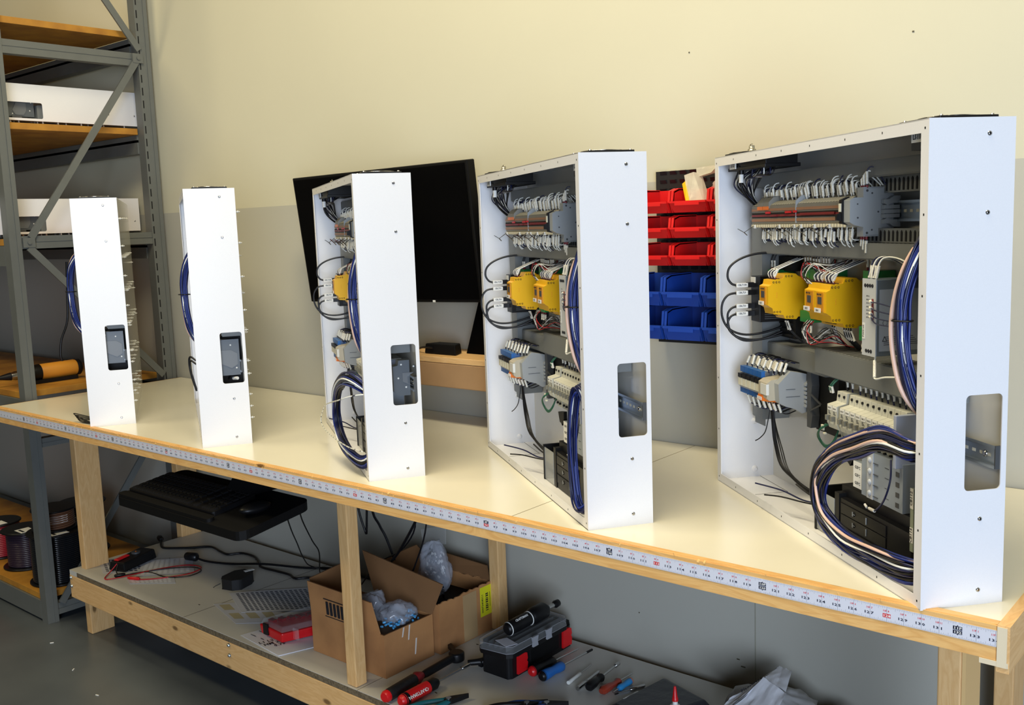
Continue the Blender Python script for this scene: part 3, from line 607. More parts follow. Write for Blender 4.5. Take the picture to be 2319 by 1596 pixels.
    for up in (1, -1):
        for k in range(18 if up > 0 else 15):
            x = .074 + k * .0088; z0 = .270 if up > 0 else .210; y0 = .040 + (k % 3) * .006; m = MB(); ln = rs.uniform(.013, .018); ll = rs.uniform(.002, .006)
            m.tube([(x, y0, z0 - up * .003), (x + ll * .4, y0 - .001, z0 + up * .004), (x + ll, y0 + .004, z0 + up * (ln + .004)), (x + ll + .003, y0 + .016, z0 + up * (ln + .009)), (x + .008, y0 + .04, z0 + up * (ln + .002)), (.16 + k * .004, .10, z0 + up * .022)], .0013, 5, 0, sub=4)
            m.tube([(x + ll * .4, y0 - .001, z0 + up * .005), (x + ll, y0 + .004, z0 + up * (ln + .006))], .0027, 7, 1, sub=1); m.done('relay_group_wire', [black_w if k % 3 else navy_w, mark_m], root)
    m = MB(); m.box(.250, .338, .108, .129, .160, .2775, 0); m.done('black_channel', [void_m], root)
    m = MB(); m.prism([(.246, .276), (.262, .276), (.266, .25), (.262, .22), (.268, .19), (.262, .165), (.246, .165)], 'y', .090, .106); m.bar((.262, .088, .235), (.285, .1, .215), .003, .003); m.bar((.262, .088, .20), (.285, .1, .215), .003, .003); m.done('open_duct_end', [gray_dark], root)
    # circuit breakers
    def breaker(x, hi):
        m = MB(); z = .0; m.prism([(.040, .212), (.040, .246), (.058, .250), (.060, .268), (.118, .268), (.118, .178), (.062, .178), (.060, .200), (.044, .203)], 'x', x + .0003, x + .0172, 0)
        for zz in (.2605, .187): m.cyl((x + .0088, .0615, zz), (x + .0088, .0572, zz), .0026, n=10, m=1)
        br = m.done('circuit_breaker', [brk_m, dark_hole], root, .0005)
        MB().box(x + .0055, x + .0118, .0325, .041, .2185, .2275).done('toggle', [mat('toggle_grey', rgb(128, 128, 120), 0.4)], br)
        m = MB(); m.box(x + .002, x + .0155, .0394, .040, .2365, .2445, 0); m.text('CB%d' % (105 + hi), (x + .0088, .0392, .2392), (1, 0, 0), (0, 0, 1), .0040, 1)
        for k in range(3): m.box(x + .004, x + .013 - k * .002, .0396, .040, .2295 + k * .0022, .2303 + k * .0022, 1)
        m.done('breaker_label', [label_w, ink], br)
        m = MB(); m.tube([(x + .009, .075, .266), (x + .009, .073, .284), (x + .010, .085, .30)], .0016, 6, 0, sub=3); m.tube([(x + .009, .0745, .275), (x + .009, .0735, .292)], .0026, 7, 1, sub=1); m.done('breaker_wire', [navy_w if hi % 3 else black_w, mark_m], root)
    for k in range(2): breaker(.422 + k * .0176, k)
    if interior != 'window':
        for k in range(10): breaker(.466 + k * .0176, k + 2)
    m = MB(); m.box(.642, .650, .036, .118, .180, .266); m.done('breaker_end_cap', [mat('pale_blue_grey', rgb(176, 184, 204), 0.4)], root, .001)
    for k in range(3):
        m = MB(); m.tube([(.418 + k * .004, .04, .208), (.412, .03, .196), (.405 - k * .003, .034, .180), (.418, .04, .168 - k * .002), (.434 + k * .002, .045, .178), (.436, .055, .2)], .0015, 6, 0, sub=5); m.done('earth_wire', [green_w], root)
    m = MB(); m.box(.410, .418, .034, .037, .196, .206); m.box(.418, .424, .034, .038, .190, .193); m.done('earth_wire_tag', [cream_marker], root)
    for k in range(2):
        m = MB(); m.tube([(.400 + k * .007, .06, .262), (.402 + k * .006, .055, .272), (.408 + k * .006, .07, .290), (.43 + k * .006, .1, .305)], .0016, 6, 0, sub=4); m.tube([(.401 + k * .007, .059, .262), (.402 + k * .006, .056, .274)], .0027, 7, 1, sub=1); m.done('earth_wire', [green_w, mark_m], root)
    m = MB(); m.prism([(.46, .172), (.50, .178), (.498, .162), (.485, .145), (.478, .150), (.47, .150)], 'y', .05, .06); m.done('black_bracket', [black_p], root)
    # black distribution block and grey contactor
    m = MB(); m.box(.470, .690, .040, .118, .0035, .085, 0); m.box(.455, .69, .052, .120, .085, .105, 0)
    for z in (.026, .048, .068):
        m.box(.475, .62, .0385, .040, z - .0092, z + .0092, 0)
        m.rev((.52, .0385, z), (.52, .0375, z), [(0, .0045), (1, .004)], 12, 1); m.box(.516, .519, .0370, .0375, z - .004, z + .004, 2); m.box(.519, .525, .0370, .0375, z - .0006, z + .0006, 2); m.box(.56, .5615, .0370, .0385, z - .006, z + .006, 2)
    db = m.done('distribution_block', [black_p, black_m, gray_dev], root, .001)
    m = MB(); m.box(.385, .390, .035, .118, .003, .084, 0); m.box(.455, .470, .038, .118, .003, .092, 0)
    for z in (.03, .06): m.cyl((.3848, .055, z), (.3842, .055, z), .004, m=1)
    m.done('block_frame', [black_p, dark_hole], db)
    MB().box(.390, .455, .037, .039, .005, .078).done('clear_cover', [mat('smoky_cover', (0.55, 0.58, 0.6, 1), 0.12, alpha=0.45, spec=0.8)], db)
    m = MB(); m.box(.498, .526, .050, .118, .112, .158, 0); m.box(.498, .5255, .0492, .050, .112, .158, 1)
    for k in range(3): m.text('GSPC', (.512, .0490, .118 + k * .014), (1, 0, 0), (0, 0, 1), .0075, 2)
    m.done('contactor', [blg_m, label_w, ink], root)
    m = MB(); m.box(.528, .652, .048, .118, .106, .186, 0); m.box(.548, .566, .046, .048, .106, .186, 1)
    for k in range(4): m.ball((.557, .046, .116 + k * .019), .0052, .004, .0052, 10, 1); m.box(.566, .58, .0465, .048, .112 + k * .019, .1128 + k * .019, 2); m.box(.600, .612, .0475, .048, .118 + k * .017, .1188 + k * .017, 2); m.box(.632, .642, .0475, .048, .112 + k * .017, .120 + k * .017, 2)
    m.done('contactor', [blg_m, psu_f, gray_dark], root)
    m = MB(); m.tube([(.63, .04, .19), (.645, .03, .16), (.635, .025, .125), (.60, .03, .098), (.575, .035, .094)], .0016, 6, 0); m.tube([(.60, .03, .098), (.575, .035, .095)], .0026, 7, 1, sub=1); m.tube([(.566, .036, .094), (.558, .037, .097)], .0022, 7, 1, sub=1); m.done('contactor_wire', [navy_w, mark_m], root)
    m = MB(); m.box(.708, .7165, .026, .030, .066, .166, 0); m.box(.708, .7165, .0255, .026, .134, .166, 1); m.box(.708, .7165, .0255, .026, .08, .104, 1)
    m.text('CB112', (.7140, .0252, .150), (0, 0, 1), (-1, 0, 0), .0085, 2); m.text('CB116', (.7140, .0252, .092), (0, 0, 1), (-1, 0, 0), .0085, 2); m.done('breaker_marker_strip', [mat('strip_green_grey', rgb(140, 150, 130), 0.5), label_w, ink], root)
    # loose black wires down to the floor of the cabinet
    for k, (a, b_, cx, ez) in enumerate(((.158, .25, 0, .066), (.162, .255, .001, .062), (.166, .26, .004, .058), (.170, .262, .012, .060), (.172, .268, .02, .064))):
        m = MB(); m.tube([(a, .055, .205), (a + .003, .055, .165), (a + .016 + cx, .055, .115), (a + .055 + cx, .055, .072), (b_ + .07, .06, ez - .01), (b_ + .125, .062, ez - .012)], .0018 if k < 3 else .0013, 6, 0, sub=5); m.done('hanging_wire', [black_w], root)
    m = MB(); m.tube([(.156, .055, .20), (.154, .05, .165), (.150, .045, .138), (.135, .04, .122), (.122, .036, .114)], .0012, 5, 0, sub=5); m.done('hanging_wire', [black_w], root)
    for k, P in enumerate(([(.385, .05, .048), (.34, .035, .044), (.29, .015, .052), (.245, -.02, .058)], [(.385, .05, .044), (.34, .035, .040), (.30, .01, .042), (.27, -.012, .040)], [(.385, .055, .052), (.345, .045, .056), (.31, .035, .068)])):
        m = MB(); m.tube(P, .0017, 6, 0, sub=5); m.done('stub_wire', [black_w if k else navy_w], root)
    return root
def vbundle(root, dy=0.0):
    m = MB(); bundle(m, [(.764, .050, .585), (.760, .030, .562), (.750, .014 + dy * .5, .540), (.741, .002 + dy, .505), (.735, -.006 + dy, .465), (.733, -.008 + dy, .425), (.735, -.006 + dy, .380), (.742, .001 + dy, .335), (.751, .012 + dy * .5, .300), (.762, .030, .275), (.764, .055, .255)], 30, .0115, .0021, 3, cols=(0, 4, 0, 4, 0, 1, 4, 4, 0, 2), flat=.8, sub=5)
    m.tube([(.752, .038, .572), (.740, .008 + dy, .535), (.726, -.008 + dy, .49), (.715, -.014 + dy, .43), (.718, -.012 + dy, .37), (.731, -.002 + dy, .315), (.752, .030, .268)], .0036, 8, 3, sub=7)
    b_ = m.done('wire_bundle', BM, root); b_['kind'] = 'stuff'
    m = MB(); m.tube([(.717, -.006 + dy, .427), (.733, -.0235 + dy, .4275), (.749, -.006 + dy, .427), (.733, .008 + dy, .4265)], .0014, 6, 0, closed=True, sub=6); m.done('cable_tie', [black_p], root)
def coil(root, pts, n, rad, seed, flat=.7, pink=()):
    m = MB(); bundle(m, pts, n, rad, .0021, seed, cols=(0, 4, 0, 1, 0, 4, 0, 4, 1, 0, 2, 0), flat=flat, closed=True, sub=5, jit=.004)
    c = Vector((sum(p[0] for p in pts) / len(pts), 0, sum(p[2] for p in pts) / len(pts)))
    for top, bot, y in pink:
        Q = []
        for p in pts:
            p = Vector(p); d = p - c; d.y = 0; k = top if d.z > 0 else bot; v = p + d.normalized() * k + Vector((0, y if p.x < .7 else 0, 0)); v.x = min(v.x, .770); Q.append(v)
        m.tube(Q, .0026, 7, 3, closed=True, sub=6)
    b_ = m.done('wire_coil', BM, root); b_['kind'] = 'stuff'
GRP = 'white control cabinets standing in a row on the bench'
CA = [('open white control cabinet at the right end of the bench, the largest in view', (2.69938, .49222, 0), -39.43),
      ('open white control cabinet between the red and blue bins and the black monitor', (2.02738, .47056, 0), -34.15),
      ('white control cabinet in front of the black monitor, striped white wire looping out', (1.36951, .45763, 0), -31.89),
      ('closed-looking white cabinet standing alone on bench, left of the black monitor', (.68021, .43026, 0), -30.47),
      ('white cabinet nearest the grey rack, standing at the far left of the bench', (.09187, .40849, 0), -30.785)]
c5 = cabinet('control_cabinet', CA[0][0], CA[0][1], math.radians(CA[0][2]), 'full', GRP)
c4 = dup(c5, CA[1][1], math.radians(CA[1][2]), CA[1][0]); c3 = dup(c5, CA[2][1], math.radians(CA[2][2]), CA[2][0])
cN = cabinet('control_cabinet', CA[3][0], CA[3][1], math.radians(CA[3][2]), 'none', GRP)
def module(root, x, z0, z1, y0, k):
    m = MB(); m.prism([(y0, z0 + .01), (y0, z1 - .014), (y0 + .012, z1 - .012), (y0 + .014, z1), (.118, z1), (.118, z0), (y0 + .012, z0)], 'x', x - .03, x, 0)
    for y, z in ((y0 + .02, z1 - .01), (y0 + .05, z1 - .016), (y0 + .012, (z0 + z1) / 2), (.108, z0 + .02)): m.cyl((x, y, z), (x + .0006, y, z), .0022, n=10, m=1)
    m.prism([(y0 + .022, z1 - .03), (y0 + .05, z1 - .03), (.112, z1 - .04), (.112, z0 + .03), (y0 + .05, z0 + .02), (y0 + .022, z0 + .034)], 'x', x, x + .002, 2)
    m.done('relay_module', [mat('module_grey', rgb(84, 90, 96), 0.4), white_plain, mat('module_inset', rgb(104, 108, 112), 0.4)], root)
module(cN, .755, .195, .296, .045, 0)
m = MB(); m.box(.60, .76, .075, .13, .305, .345, 0); m.box(.6, .76, .073, .075, .308, .342, 0); m.done('wire_duct', [gray_duct], cN)
m = MB(); m.box(.60, .70, .015, .128, .13, .30); m.done('dark_infill', [void_m], cN)  # plain black box added to darken the view through the end window
c1 = dup(cN, CA[4][1], math.radians(CA[4][2]), CA[4][0])
module(c3, .735, .19, .275, .078, 0)
m = MB(); m.tube([(.72, .09, .19), (.735, .085, .182), (.745, .08, .184)], .003, 7, 0); m.cyl((.742, .098, .184), (.760, .108, .186), .0045, m=1); m.done('plugged_cable', [black_w, label_w], cN)
# the two cabinets that lie on the rack shelves, back side down
for lab, loc in (('white cabinet lying flat on the upper rack shelf, dark window near its left end', (-.849, .024, 1.027 + .1345 + .011)), ('white cabinet lying flat on the middle rack shelf behind the leaning brace', (-.929, .033, .6045 + .1345 + .011))):
    r_ = dup(cN, loc, 0, lab, 'white cabinets lying on the rack'); r_.rotation_euler = (-PI / 2, 0, 0)
for r_ in (c5, c4, c3, cN, c1): vbundle(r_, {c5: 0, c4: .006, c3: .001, cN: -.008, c1: -.016}[r_])
coil(c5, [(.762, .030, .228), (.735, .006, .233), (.68, -.004, .238), (.613, -.010, .212), (.545, -.012, .182), (.498, -.012, .140), (.482, -.010, .094), (.505, -.008, .062), (.57, -.004, .042), (.65, .0, .040), (.73, .008, .044), (.762, .034, .055), (.763, .05, .10), (.762, .045, .18)], 44, .0185, 21, flat=.5, pink=((.017, -.006, -.002), (-.002, -.017, -.009)))
coil(c4, [(.752, .010, .250), (.742, .0, .270), (.728, -.006, .235), (.720, -.008, .16), (.720, -.006, .08), (.730, -.002, .036), (.750, .006, .034), (.760, .030, .07), (.760, .030, .16)], 30, .010, 22, flat=.9)
coil(c3, [(.760, .020, .205), (.71, -.020, .236), (.62, -.034, .214), (.56, -.038, .165), (.545, -.036, .105), (.59, -.030, .060), (.67, -.016, .038), (.735, .006, .040), (.760, .040, .09), (.760, .035, .16)], 36, .016, 23)
m = MB(); P = [(.80, -.05, .205), (.811, -.05, .198), (.70, -.052, .186), (.52, -.052, .150), (.43, -.052, .128), (.365, -.052, .1), (.32, -.052, .072), (.36, -.052, .060), (.46, -.05, .060), (.57, -.045, .065), (.68, -.03, .066), (.76, -.01, .07)]
P[0] = (.765, .03, .205); P[1] = (.752, -.02, .203)
m.tube(P, .0016, 6, 0, sub=7); m.done('striped_wire', [striped('striped_wire', rgb(226, 226, 216), rgb(40, 44, 60), 0, .03, .15)], c3)
for r_ in (c1,):
    for k in range(4):
        m = MB(); m.tube([(.72, .02, .010 + k * .002), (.69, -.02, .012 + .004 * k), (.66, -.045 - .004 * k, .012 + .006 * k), (.69, -.03, .004 + .004 * k), (.74, .01, .004)], .0016, 6, 0); m.done('stub_wire', [black_w], r_)
m = MB(); m.tube([(.765, -.0, .245), (.752, -.014, .255), (.745, -.018, .235), (.752, -.014, .20), (.765, -.004, .16)], .0026, 6, 0); m.tube([(.765, -.0, .235), (.756, -.014, .245), (.750, -.016, .225), (.758, -.012, .20), (.767, -.004, .165)], .0026, 6, 0); m.done('hanging_wire', [black_w], cN)

# ---------------------------------------------------------------- storage rack at the left
RO = (-0.6, 0.42, -ZO)
rk = thing('storage_rack', 'grey steel storage rack with orange board shelves beyond the bench end', 'rack', RO)
def post(y0, y1, xr=.03, slots=True):
    m = MB(RO); x0 = xr - .048
    m.box(xr - .004, xr, y0, y1, -ZO, 2.2); m.box(x0, xr - .004, y0, y0 + .004, -ZO, 2.2); m.box(x0, xr - .004, y1 - .004, y1, -ZO, 2.2)
    z = -.8
    while z < 2.1 and slots: m.box(xr, xr + .0004, y0 + .006, y0 + .011, z, z + .03, 1); z += .05
    m.box(xr, xr + .003, y1 - .016, y1, -ZO, 2.2)
    return m.done('post', [rack_gray, dark_hole], rk)
post(.128, .170, .03, False); post(.695, .748)
for z0, z1 in ((1.262, 1.312), (.560, .607), (-.186, -.152), (-.845, -.800)):
    m = MB(RO); m.box(-.012, .024, .170, .695, z0, z1); m.box(.024, .0275, .170, .695, z0, z0 + (z1 - z0) * .46); m.box(.024, .0262, .170, .695, z1 - (z1 - z0) * .46, z1)
    m.done('end_beam', [rack_gray], rk)
for a, b_ in (((.205, .600), (.690, 1.290)), ((.700, 1.325), (.36, 1.80)), ((.195, .565), (.690, .02)), ((.690, -.14), (.185, -.80))):
    m = MB(RO); m.bar((.034, a[0], a[1]), (.034, b_[0], b_[1]), .026, .008, (1, 0, 0)); m.done('brace', [rack_gray], rk)
for y, z in ((.69, 1.292), (.195, .583)):
    m = MB(RO); m.box(.0305, .040, y - .022, y + .022, z - .018, z + .018); m.cyl((.040, y, z), (.045, y, z), .007, m=0); m.done('bolt', [rack_gray], rk)
for z in (1.376, .998, .575, .003, -.785):
    m = MB(RO); zt = z + .024
    m.box(-1.9, -.01 if z > .9 or z < 0 else -.02, .135, .690 if z != -.785 else .66, z, zt); m.done('shelf_board', [board_o], rk, .001)
    for y0 in (.128, .690):
        m = MB(RO); m.box(-1.9, -.02, y0, y0 + .04, z - .075, z - .001); m.box(-1.9, -.02, y0 + (.004 if y0 < .3 else .0), y0 + .036, z - .03, z - .02, 0); m.done('shelf_beam', [rack_gray], rk)
# long tool lying on the rack shelf at bench height
TO = (-.25, .34, .028)
tl = thing('heat_gun', 'long power tool with orange barrel and black ends lying on the rack shelf', 'power tool', TO)
m = MB(TO); a = Vector((-.2, .16, .068)); b_ = Vector((-.2, .455, .072))
def al(t): return a + (b_ - a) * t
m.rev(al(.44), al(.93), [(0, .030), (.04, .032), (.96, .032), (1, .030)], 24); m.done('barrel', [orange_p if False else mat('tool_orange', rgb(206, 138, 44), 0.45)], tl)
MB(TO).rev(al(.20), al(.44), [(0, .024), (.1, .031), (.9, .033), (1, .033)], 24).done('grip', [black_p], tl); MB(TO).rev(al(.93), al(1.0), [(0, .033), (.7, .033), (1, .026)], 24).done('end_cap', [black_p], tl); MB(TO).rev(al(-.12), al(.06), [(0, .006), (1, .016)], 16).done('nozzle', [black_p], tl)
m = MB(TO); m.rev(al(.06), al(.20), [(0, .014), (.4, .018), (1, .018)], 16); m.done('collar', [steel], tl)
m = MB(TO); m.tube([(-.2, .385, .10), (-.2, .38, .13), (-.2, .39, .19), (-.2, .42, .26), (-.2, .43, .36), (-.2, .44, .5)], .0045, 8); m.done('power_cord', [black_w], tl)
MB(TO).box(-.22, -.17, .22, .43, .0275, .042).done('rest', [black_p], tl)
# cable spools on the lowest rack board
def spool(x, y, z, R, rc, h, wire, lab, tag=True):
    O = (x, y, z); s_ = thing('cable_spool', lab, 'spool', O, 0, 'cable spools on the bottom of the rack')
    for zz in (0, h - .008):
        m = MB(); m.rev((0, 0, zz), (0, 0, zz + .008), [(0, R - .003), (.3, R), (.7, R), (1, R - .003)], 40); m.done('flange', [black_p], s_)
    m = MB(); n = int((h - .018) / .0075)
    for i in range(n):
        zz = .009 + (i + .5) * (h - .018) / n; m.tube([(rc * math.cos(k * PI / 10), rc * math.sin(k * PI / 10), zz) for k in range(20)], .0042, 6, 0, closed=True, sub=2)
    m.cyl((0, 0, .008), (0, 0, h - .008), rc - .001, m=0); m.done('wound_cable', [wire], s_)
    if tag:
        m = MB(); m.box(.01, R * .8, -R * .5, R * .1, h, h + .0006); m.box(.02, R * .7, -R * .4, -R * .3, h + .0006, h + .0008, 1); m.done('spool_label', [label_w, ink], s_)
    return s_
gloss = mat('glossy_black_cable', rgb(24, 26, 30), 0.15); zb = -.7605
spool(-.13, .262, zb, .112, .096, .205, gloss, 'large black cable spool beneath the copper one, right behind the rack post')
sp2 = spool(-.15, .268, zb + .206, .086, .072, .085, mat('copper_brown_cable', rgb(110, 74, 52), 0.4), 'brown cable spool with paper label stacked on the large black spool', False)
m = MB(); m.prism([(.074 * math.cos(a_), .074 * math.sin(a_)) for a_ in (-.9, -.6, -.3, 0, .3)] + [(.0732 * math.cos(a_), .0732 * math.sin(a_)) for a_ in (.3, 0, -.3, -.6, -.9)], 'z', .03, .062); m.done('spool_label', [label_w], sp2)
spool(-.42, .262, zb, .095, .072, .16, mat('violet_black_cable', rgb(46, 34, 48), 0.3), 'medium spool of dark violet cable left of the large black spool')
spool(-.66, .252, zb, .09, .078, .15, mat('red_cable', rgb(150, 26, 40), 0.35), 'spool of red cable at the left edge of the rack')
spool(-.40, .50, zb, .10, .08, .22, black_w, 'tall dark cable spool at the back of the rack bottom')

# ---------------------------------------------------------------- display, wall shelf, mount, bins
MO = (1.48, .63, .56)
mon = thing('monitor', 'large black flat monitor tilted on the wall above the pine wall shelf', 'monitor', MO)
def scr(x, z): return (x, .648 - (z - .36) * .118, z)
def back(x, z): q = scr(x, z); return (x, q[1] + .032, z + .003)
m = MB(MO); m.hexa([scr(1.088, .351), scr(1.868, .367), back(1.868, .367), back(1.088, .351)], [scr(1.090, .761), scr(1.873, .769), back(1.873, .769), back(1.090, .761)]); m.done('housing', [black_m], mon, .003)
def s2(x, z): p = scr(x, z); return (p[0], p[1] - .0012, p[2])
m = MB(MO); m.hexa([s2(1.096, .360), s2(1.858, .376), scr(1.858, .376), scr(1.096, .360)], [s2(1.098, .753), s2(1.863, .761), scr(1.863, .761), scr(1.098, .753)]); m.done('screen', [screen_m], mon)
m = MB(MO); m.box(1.43, 1.55, .66, .72, .52, .62); m.box(1.44, 1.54, .715, WY, .48, .66); m.done('wall_mount', [black_m], mon)
m = MB(MO); m.box(1.672, 1.682, .643, .6445, .364, .370); m.done('tag', [label_w], mon)
SO = (1.85, .68, .205)
ws = thing('wall_shelf', 'pine board wall shelf behind the cabinets under the monitor', 'shelf', SO)
MB(SO).box(1.50, 2.16, .600, WY, .190, .208).done('shelf_board', [wood_x], ws, .002)
MB(SO).box(1.50, 2.16, .6005, .638, .118, .1895).done('front_rail', [mat('dull_pine', rgb(176, 138, 96), 0.7, noise=.15, scale=8)], ws, .003)
for x in (1.52, 2.11): MB(SO).box(x, x + .036, .639, WY, .12, .1895).done('bracket', [wood_y], ws)
m = MB((1.77, .64, .2085)); m.prism([(.2085, .205 * 0 + .2085)], 'x', 0, 0) if False else None
m.hexa([(1.635, .634, .209), (1.765, .634, .209), (1.74, .688, .209), (1.65, .688, .209)], [(1.638, .637, .239), (1.762, .637, .239), (1.738, .685, .239), (1.652, .685, .239)])
nb = thing('mini_computer', 'flat black mini computer lying on the pine wall shelf', 'computer', (1.77, .64, .2085)); m.done('case', [black_m], nb, .003)
m = MB((1.77, .64, .2085)); m.tube([(1.676, .63, .228), (1.655, .632, .228), (1.62, .64, .225), (1.58, .66, .215)], .003, 6); m.done('cable', [black_w], nb)
m = MB((2.0, .69, .208)); m.prism([(1.757, .2085), (1.814, .366), (1.831, .652), (2.12, .650), (2.12, .2085)], 'y', .690, .706)
ts = thing('tall_display', 'tall black display panel standing on the wall shelf left of the second-largest cabinet', 'display', (2.0, .69, .208)); m.done('panel', [screen_m], ts, .002)
MB((2.0, .69, .208)).box(1.95, 2.1, .7065, .75, .2085, .30).done('stand', [black_m], ts)

bp_ = mat('louvre_black', rgb(26, 26, 29), 0.55)
PO = (2.6, .75, .26)
pn = thing('bin_panel', 'black louvred wall panel carrying the red and blue plastic bins', 'panel', PO)
m = MB(PO); m.box(2.395, 2.86, .742, .752, .270, .705)
for z in [.285 + .0216 * k for k in range(20)]:
    for k in range(16): m.hexa([(2.408 + k * .0285, .742, z), (2.428 + k * .0285, .742, z), (2.428 + k * .0285, .7425, z), (2.408 + k * .0285, .7425, z)], [(2.410 + k * .0285, .736, z + .009), (2.426 + k * .0285, .736, z + .009), (2.426 + k * .0285, .742, z + .010), (2.410 + k * .0285, .742, z + .010)])
m.done('louvre_sheet', [bp_], pn, 0)
for x in (2.42, 2.84): MB(PO).box(x, x + .02, .752, WY, .27, .70).done('mounting_strip', [cream_marker], pn)
def bin_(col, dark, x, z, w_, h, d_, lab, grp):
    """open-fronted bin; x,z = lower left front, back hangs on the panel"""
    O = (x + w_ / 2, .742 - d_ / 2, z); t = thing('storage_bin', lab, 'bin', O, 0, grp); yb = .7345; yf = yb - d_; t_ = .0028; m = MB(O)
    m.box(x + .006, x + w_ - .006, yf + .012, yb, z, z + t_)
    for xs, s_ in ((x, 1), (x + w_, -1)):
        pr = [(yf + .012, z), (yb, z), (yb, z + h), (yf + .040, z + h), (yf + .018, z + h - .006), (yf + .012, z + h * .45), (yf, z + h * .40)]
        a_, b2 = (xs, xs + t_) if s_ > 0 else (xs - t_, xs)
        m.prism(pr, 'x', a_, b2)
        m.prism([(yf + .010, z + h * .42), (yf + .015, z + h - .004), (yf + .040, z + h + .002), (yb, z + h + .002), (yb, z + h - .002), (yf + .042, z + h - .003), (yf + .020, z + h - .009), (yf + .016, z + h * .42)], 'x', *((a_ - .003, b2) if s_ > 0 else (a_, b2 + .003)))
    m.box(x + t_, x + w_ - t_, yb - t_, yb, z, z + h)
    m.hexa([(x + .006, yf + .012, z), (x + w_ - .006, yf + .012, z), (x + w_ - .006, yf + .015, z), (x + .006, yf + .015, z)], [(x, yf, z + h * .42), (x + w_, yf, z + h * .42), (x + w_, yf + .003, z + h * .42), (x, yf + .003, z + h * .42)])
    m.box(x - .001, x + w_ + .001, yf - .002, yf + .004, z + h * .40, z + h * .48); m.done('bin_body', [col], t, 0)
    m = MB(O); m.box(x + w_ * .16, x + w_ * .84, yf - .0035, yf - .001, z + h * .30, z + h * .42); m.done('label_lip', [col], t)
bred = mat('bin_red', rgb(214, 30, 30), 0.35); bblu = mat('bin_blue', rgb(28, 66, 158), 0.38)
rown = ['top', 'second', 'third', 'fourth', 'bottom']
for r_, (z, h, col, x0, pt, w_, d_) in enumerate([(.600, .056, bred, 2.409, .1045, .096, .125), (.540, .052, bred, 2.409, .1045, .096, .125), (.474, .052, bred, 2.409, .1045, .096, .125), (.378, .072, bblu, 2.389, .1085, .100, .140), (.296, .072, bblu, 2.391, .1085, .100, .140)]):
    for k in range(4):
        if k == 3 and r_ > 2: continue
        cn = 'red' if r_ < 3 else 'blue'; pos = ['beside the white cabinet edge', 'second from left', 'third from left', 'hidden end of row'][k]
        bin_(col, None, x0 + k * pt, z, w_, h, d_, '%s bin in the %s row of the wall panel, %s' % (cn, rown[r_], pos), '%s plastic bins on the wall panel' % cn)
def crumple(O, cx, cy, cz, rx, ry, rz, seed, n=40, jag=.25, flat=0.0):
    """soft wrinkled bag: an ellipsoid pushed in and out by folds"""
    from mathutils import noise as N
    m = MB(O); vs = []; fs = []; h = n // 2; so = Vector((seed * 7.3, seed * 3.1, seed))
    for i in range(h + 1):
        th = PI * i / h
        for k in range(n):
            an = 2 * PI * k / n; d = Vector((math.sin(th) * math.cos(an), math.sin(th) * math.sin(an), math.cos(th)))
            q = 1 + jag * 1.3 * N.noise(d * 1.6 + so) + jag * .9 * abs(N.noise(d * 4.5 + so)) + jag * .3 * N.noise(d * 11 + so)
            if d.z < 0: q *= 1 + d.z * .1
            vs.append((cx + rx * q * d.x, cy + ry * q * d.y, cz + rz * q * d.z))
    for i in range(h):
        for k in range(n): k2 = (k + 1) % n; fs.append((i * n + k, (i + 1) * n + k, (i + 1) * n + k2, i * n + k2))
    m.add(vs, fs, 0, True); return m
O = (2.56, .66, .63); bg = thing('plastic_bag', 'clear plastic bag with yellow edge poking out of the top red bins', 'bag', O)
m = MB(O); m.hexa([(2.556, .628, .618), (2.598, .625, .618), (2.600, .655, .618), (2.560, .660, .618)], [(2.528, .655, .688), (2.556, .650, .694), (2.566, .672, .690), (2.535, .685, .684)]); m.done('film', [mat('milky_film', rgb(220, 214, 196), 0.2, alpha=.6, bump=.5, scale=60)], bg)
m = MB(O); m.hexa([(2.550, .626, .615), (2.561, .624, .615), (2.562, .630, .615), (2.552, .632, .615)], [(2.524, .652, .668), (2.534, .650, .674), (2.536, .656, .672), (2.527, .660, .664)]); m.done('yellow_sheet', [yellow_p], bg)
m = MB(O); m.hexa([(2.56, .66, .682), (2.60, .655, .690), (2.60, .68, .690), (2.56, .68, .682)], [(2.555, .665, .704), (2.618, .66, .708), (2.615, .685, .708), (2.56, .685, .703)]); m.done('bag_mouth', [MC['milky_film']], bg)
O = (2.655, .64, .64)
solo(crumple(O, 2.655, .645, .648, .036, .03, .045, 5), 'plastic_bag', [mat('pinkish_film', rgb(226, 200, 190), 0.2, alpha=.55, bump=.5, scale=60)], 'crumpled clear bag spilling from the third bin of the top red row', 'bag', O)
O = (2.645, .64, .50)
solo(crumple(O, 2.652, .64, .505, .022, .02, .024, 6), 'plastic_bag', [film], 'small clear bag in the third bin of the third red row', 'bag', O)

# ---------------------------------------------------------------- keyboard tray under the bench
KO = (1.24, .12, -.2)
kt = thing('keyboard_tray', 'black pull-out keyboard tray hanging below the bench front', 'keyboard tray', KO)
def rr(x0, x1, y0, y1, r, n=5):
    P = []
    for cx, cy, a0 in ((x1 - r, y0 + r, -PI / 2), (x1 - r, y1 - r, 0), (x0 + r, y1 - r, PI / 2), (x0 + r, y0 + r, PI)):
        for k in range(n + 1): a_ = a0 + k * PI / 2 / n; P.append((cx + r * math.cos(a_), cy + r * math.sin(a_)))
    return P
TT = Matrix(((1, 0, 0, 0), (0, 1, 0, 0), (0, .14, 1, .002), (0, 0, 0, 1)))
m = MB(KO); m.T = TT; m.prism(rr(.955, 1.600, -.030, .205, .03), 'z', -.205, -.180); m.done('tray', [black_m], kt, .003)
m = MB(KO); m.T = TT; m.prism(rr(.968, 1.45, -.028, -.002, .012), 'z', -.1799, -.170); m.done('wrist_rest', [black_m], kt, .004)
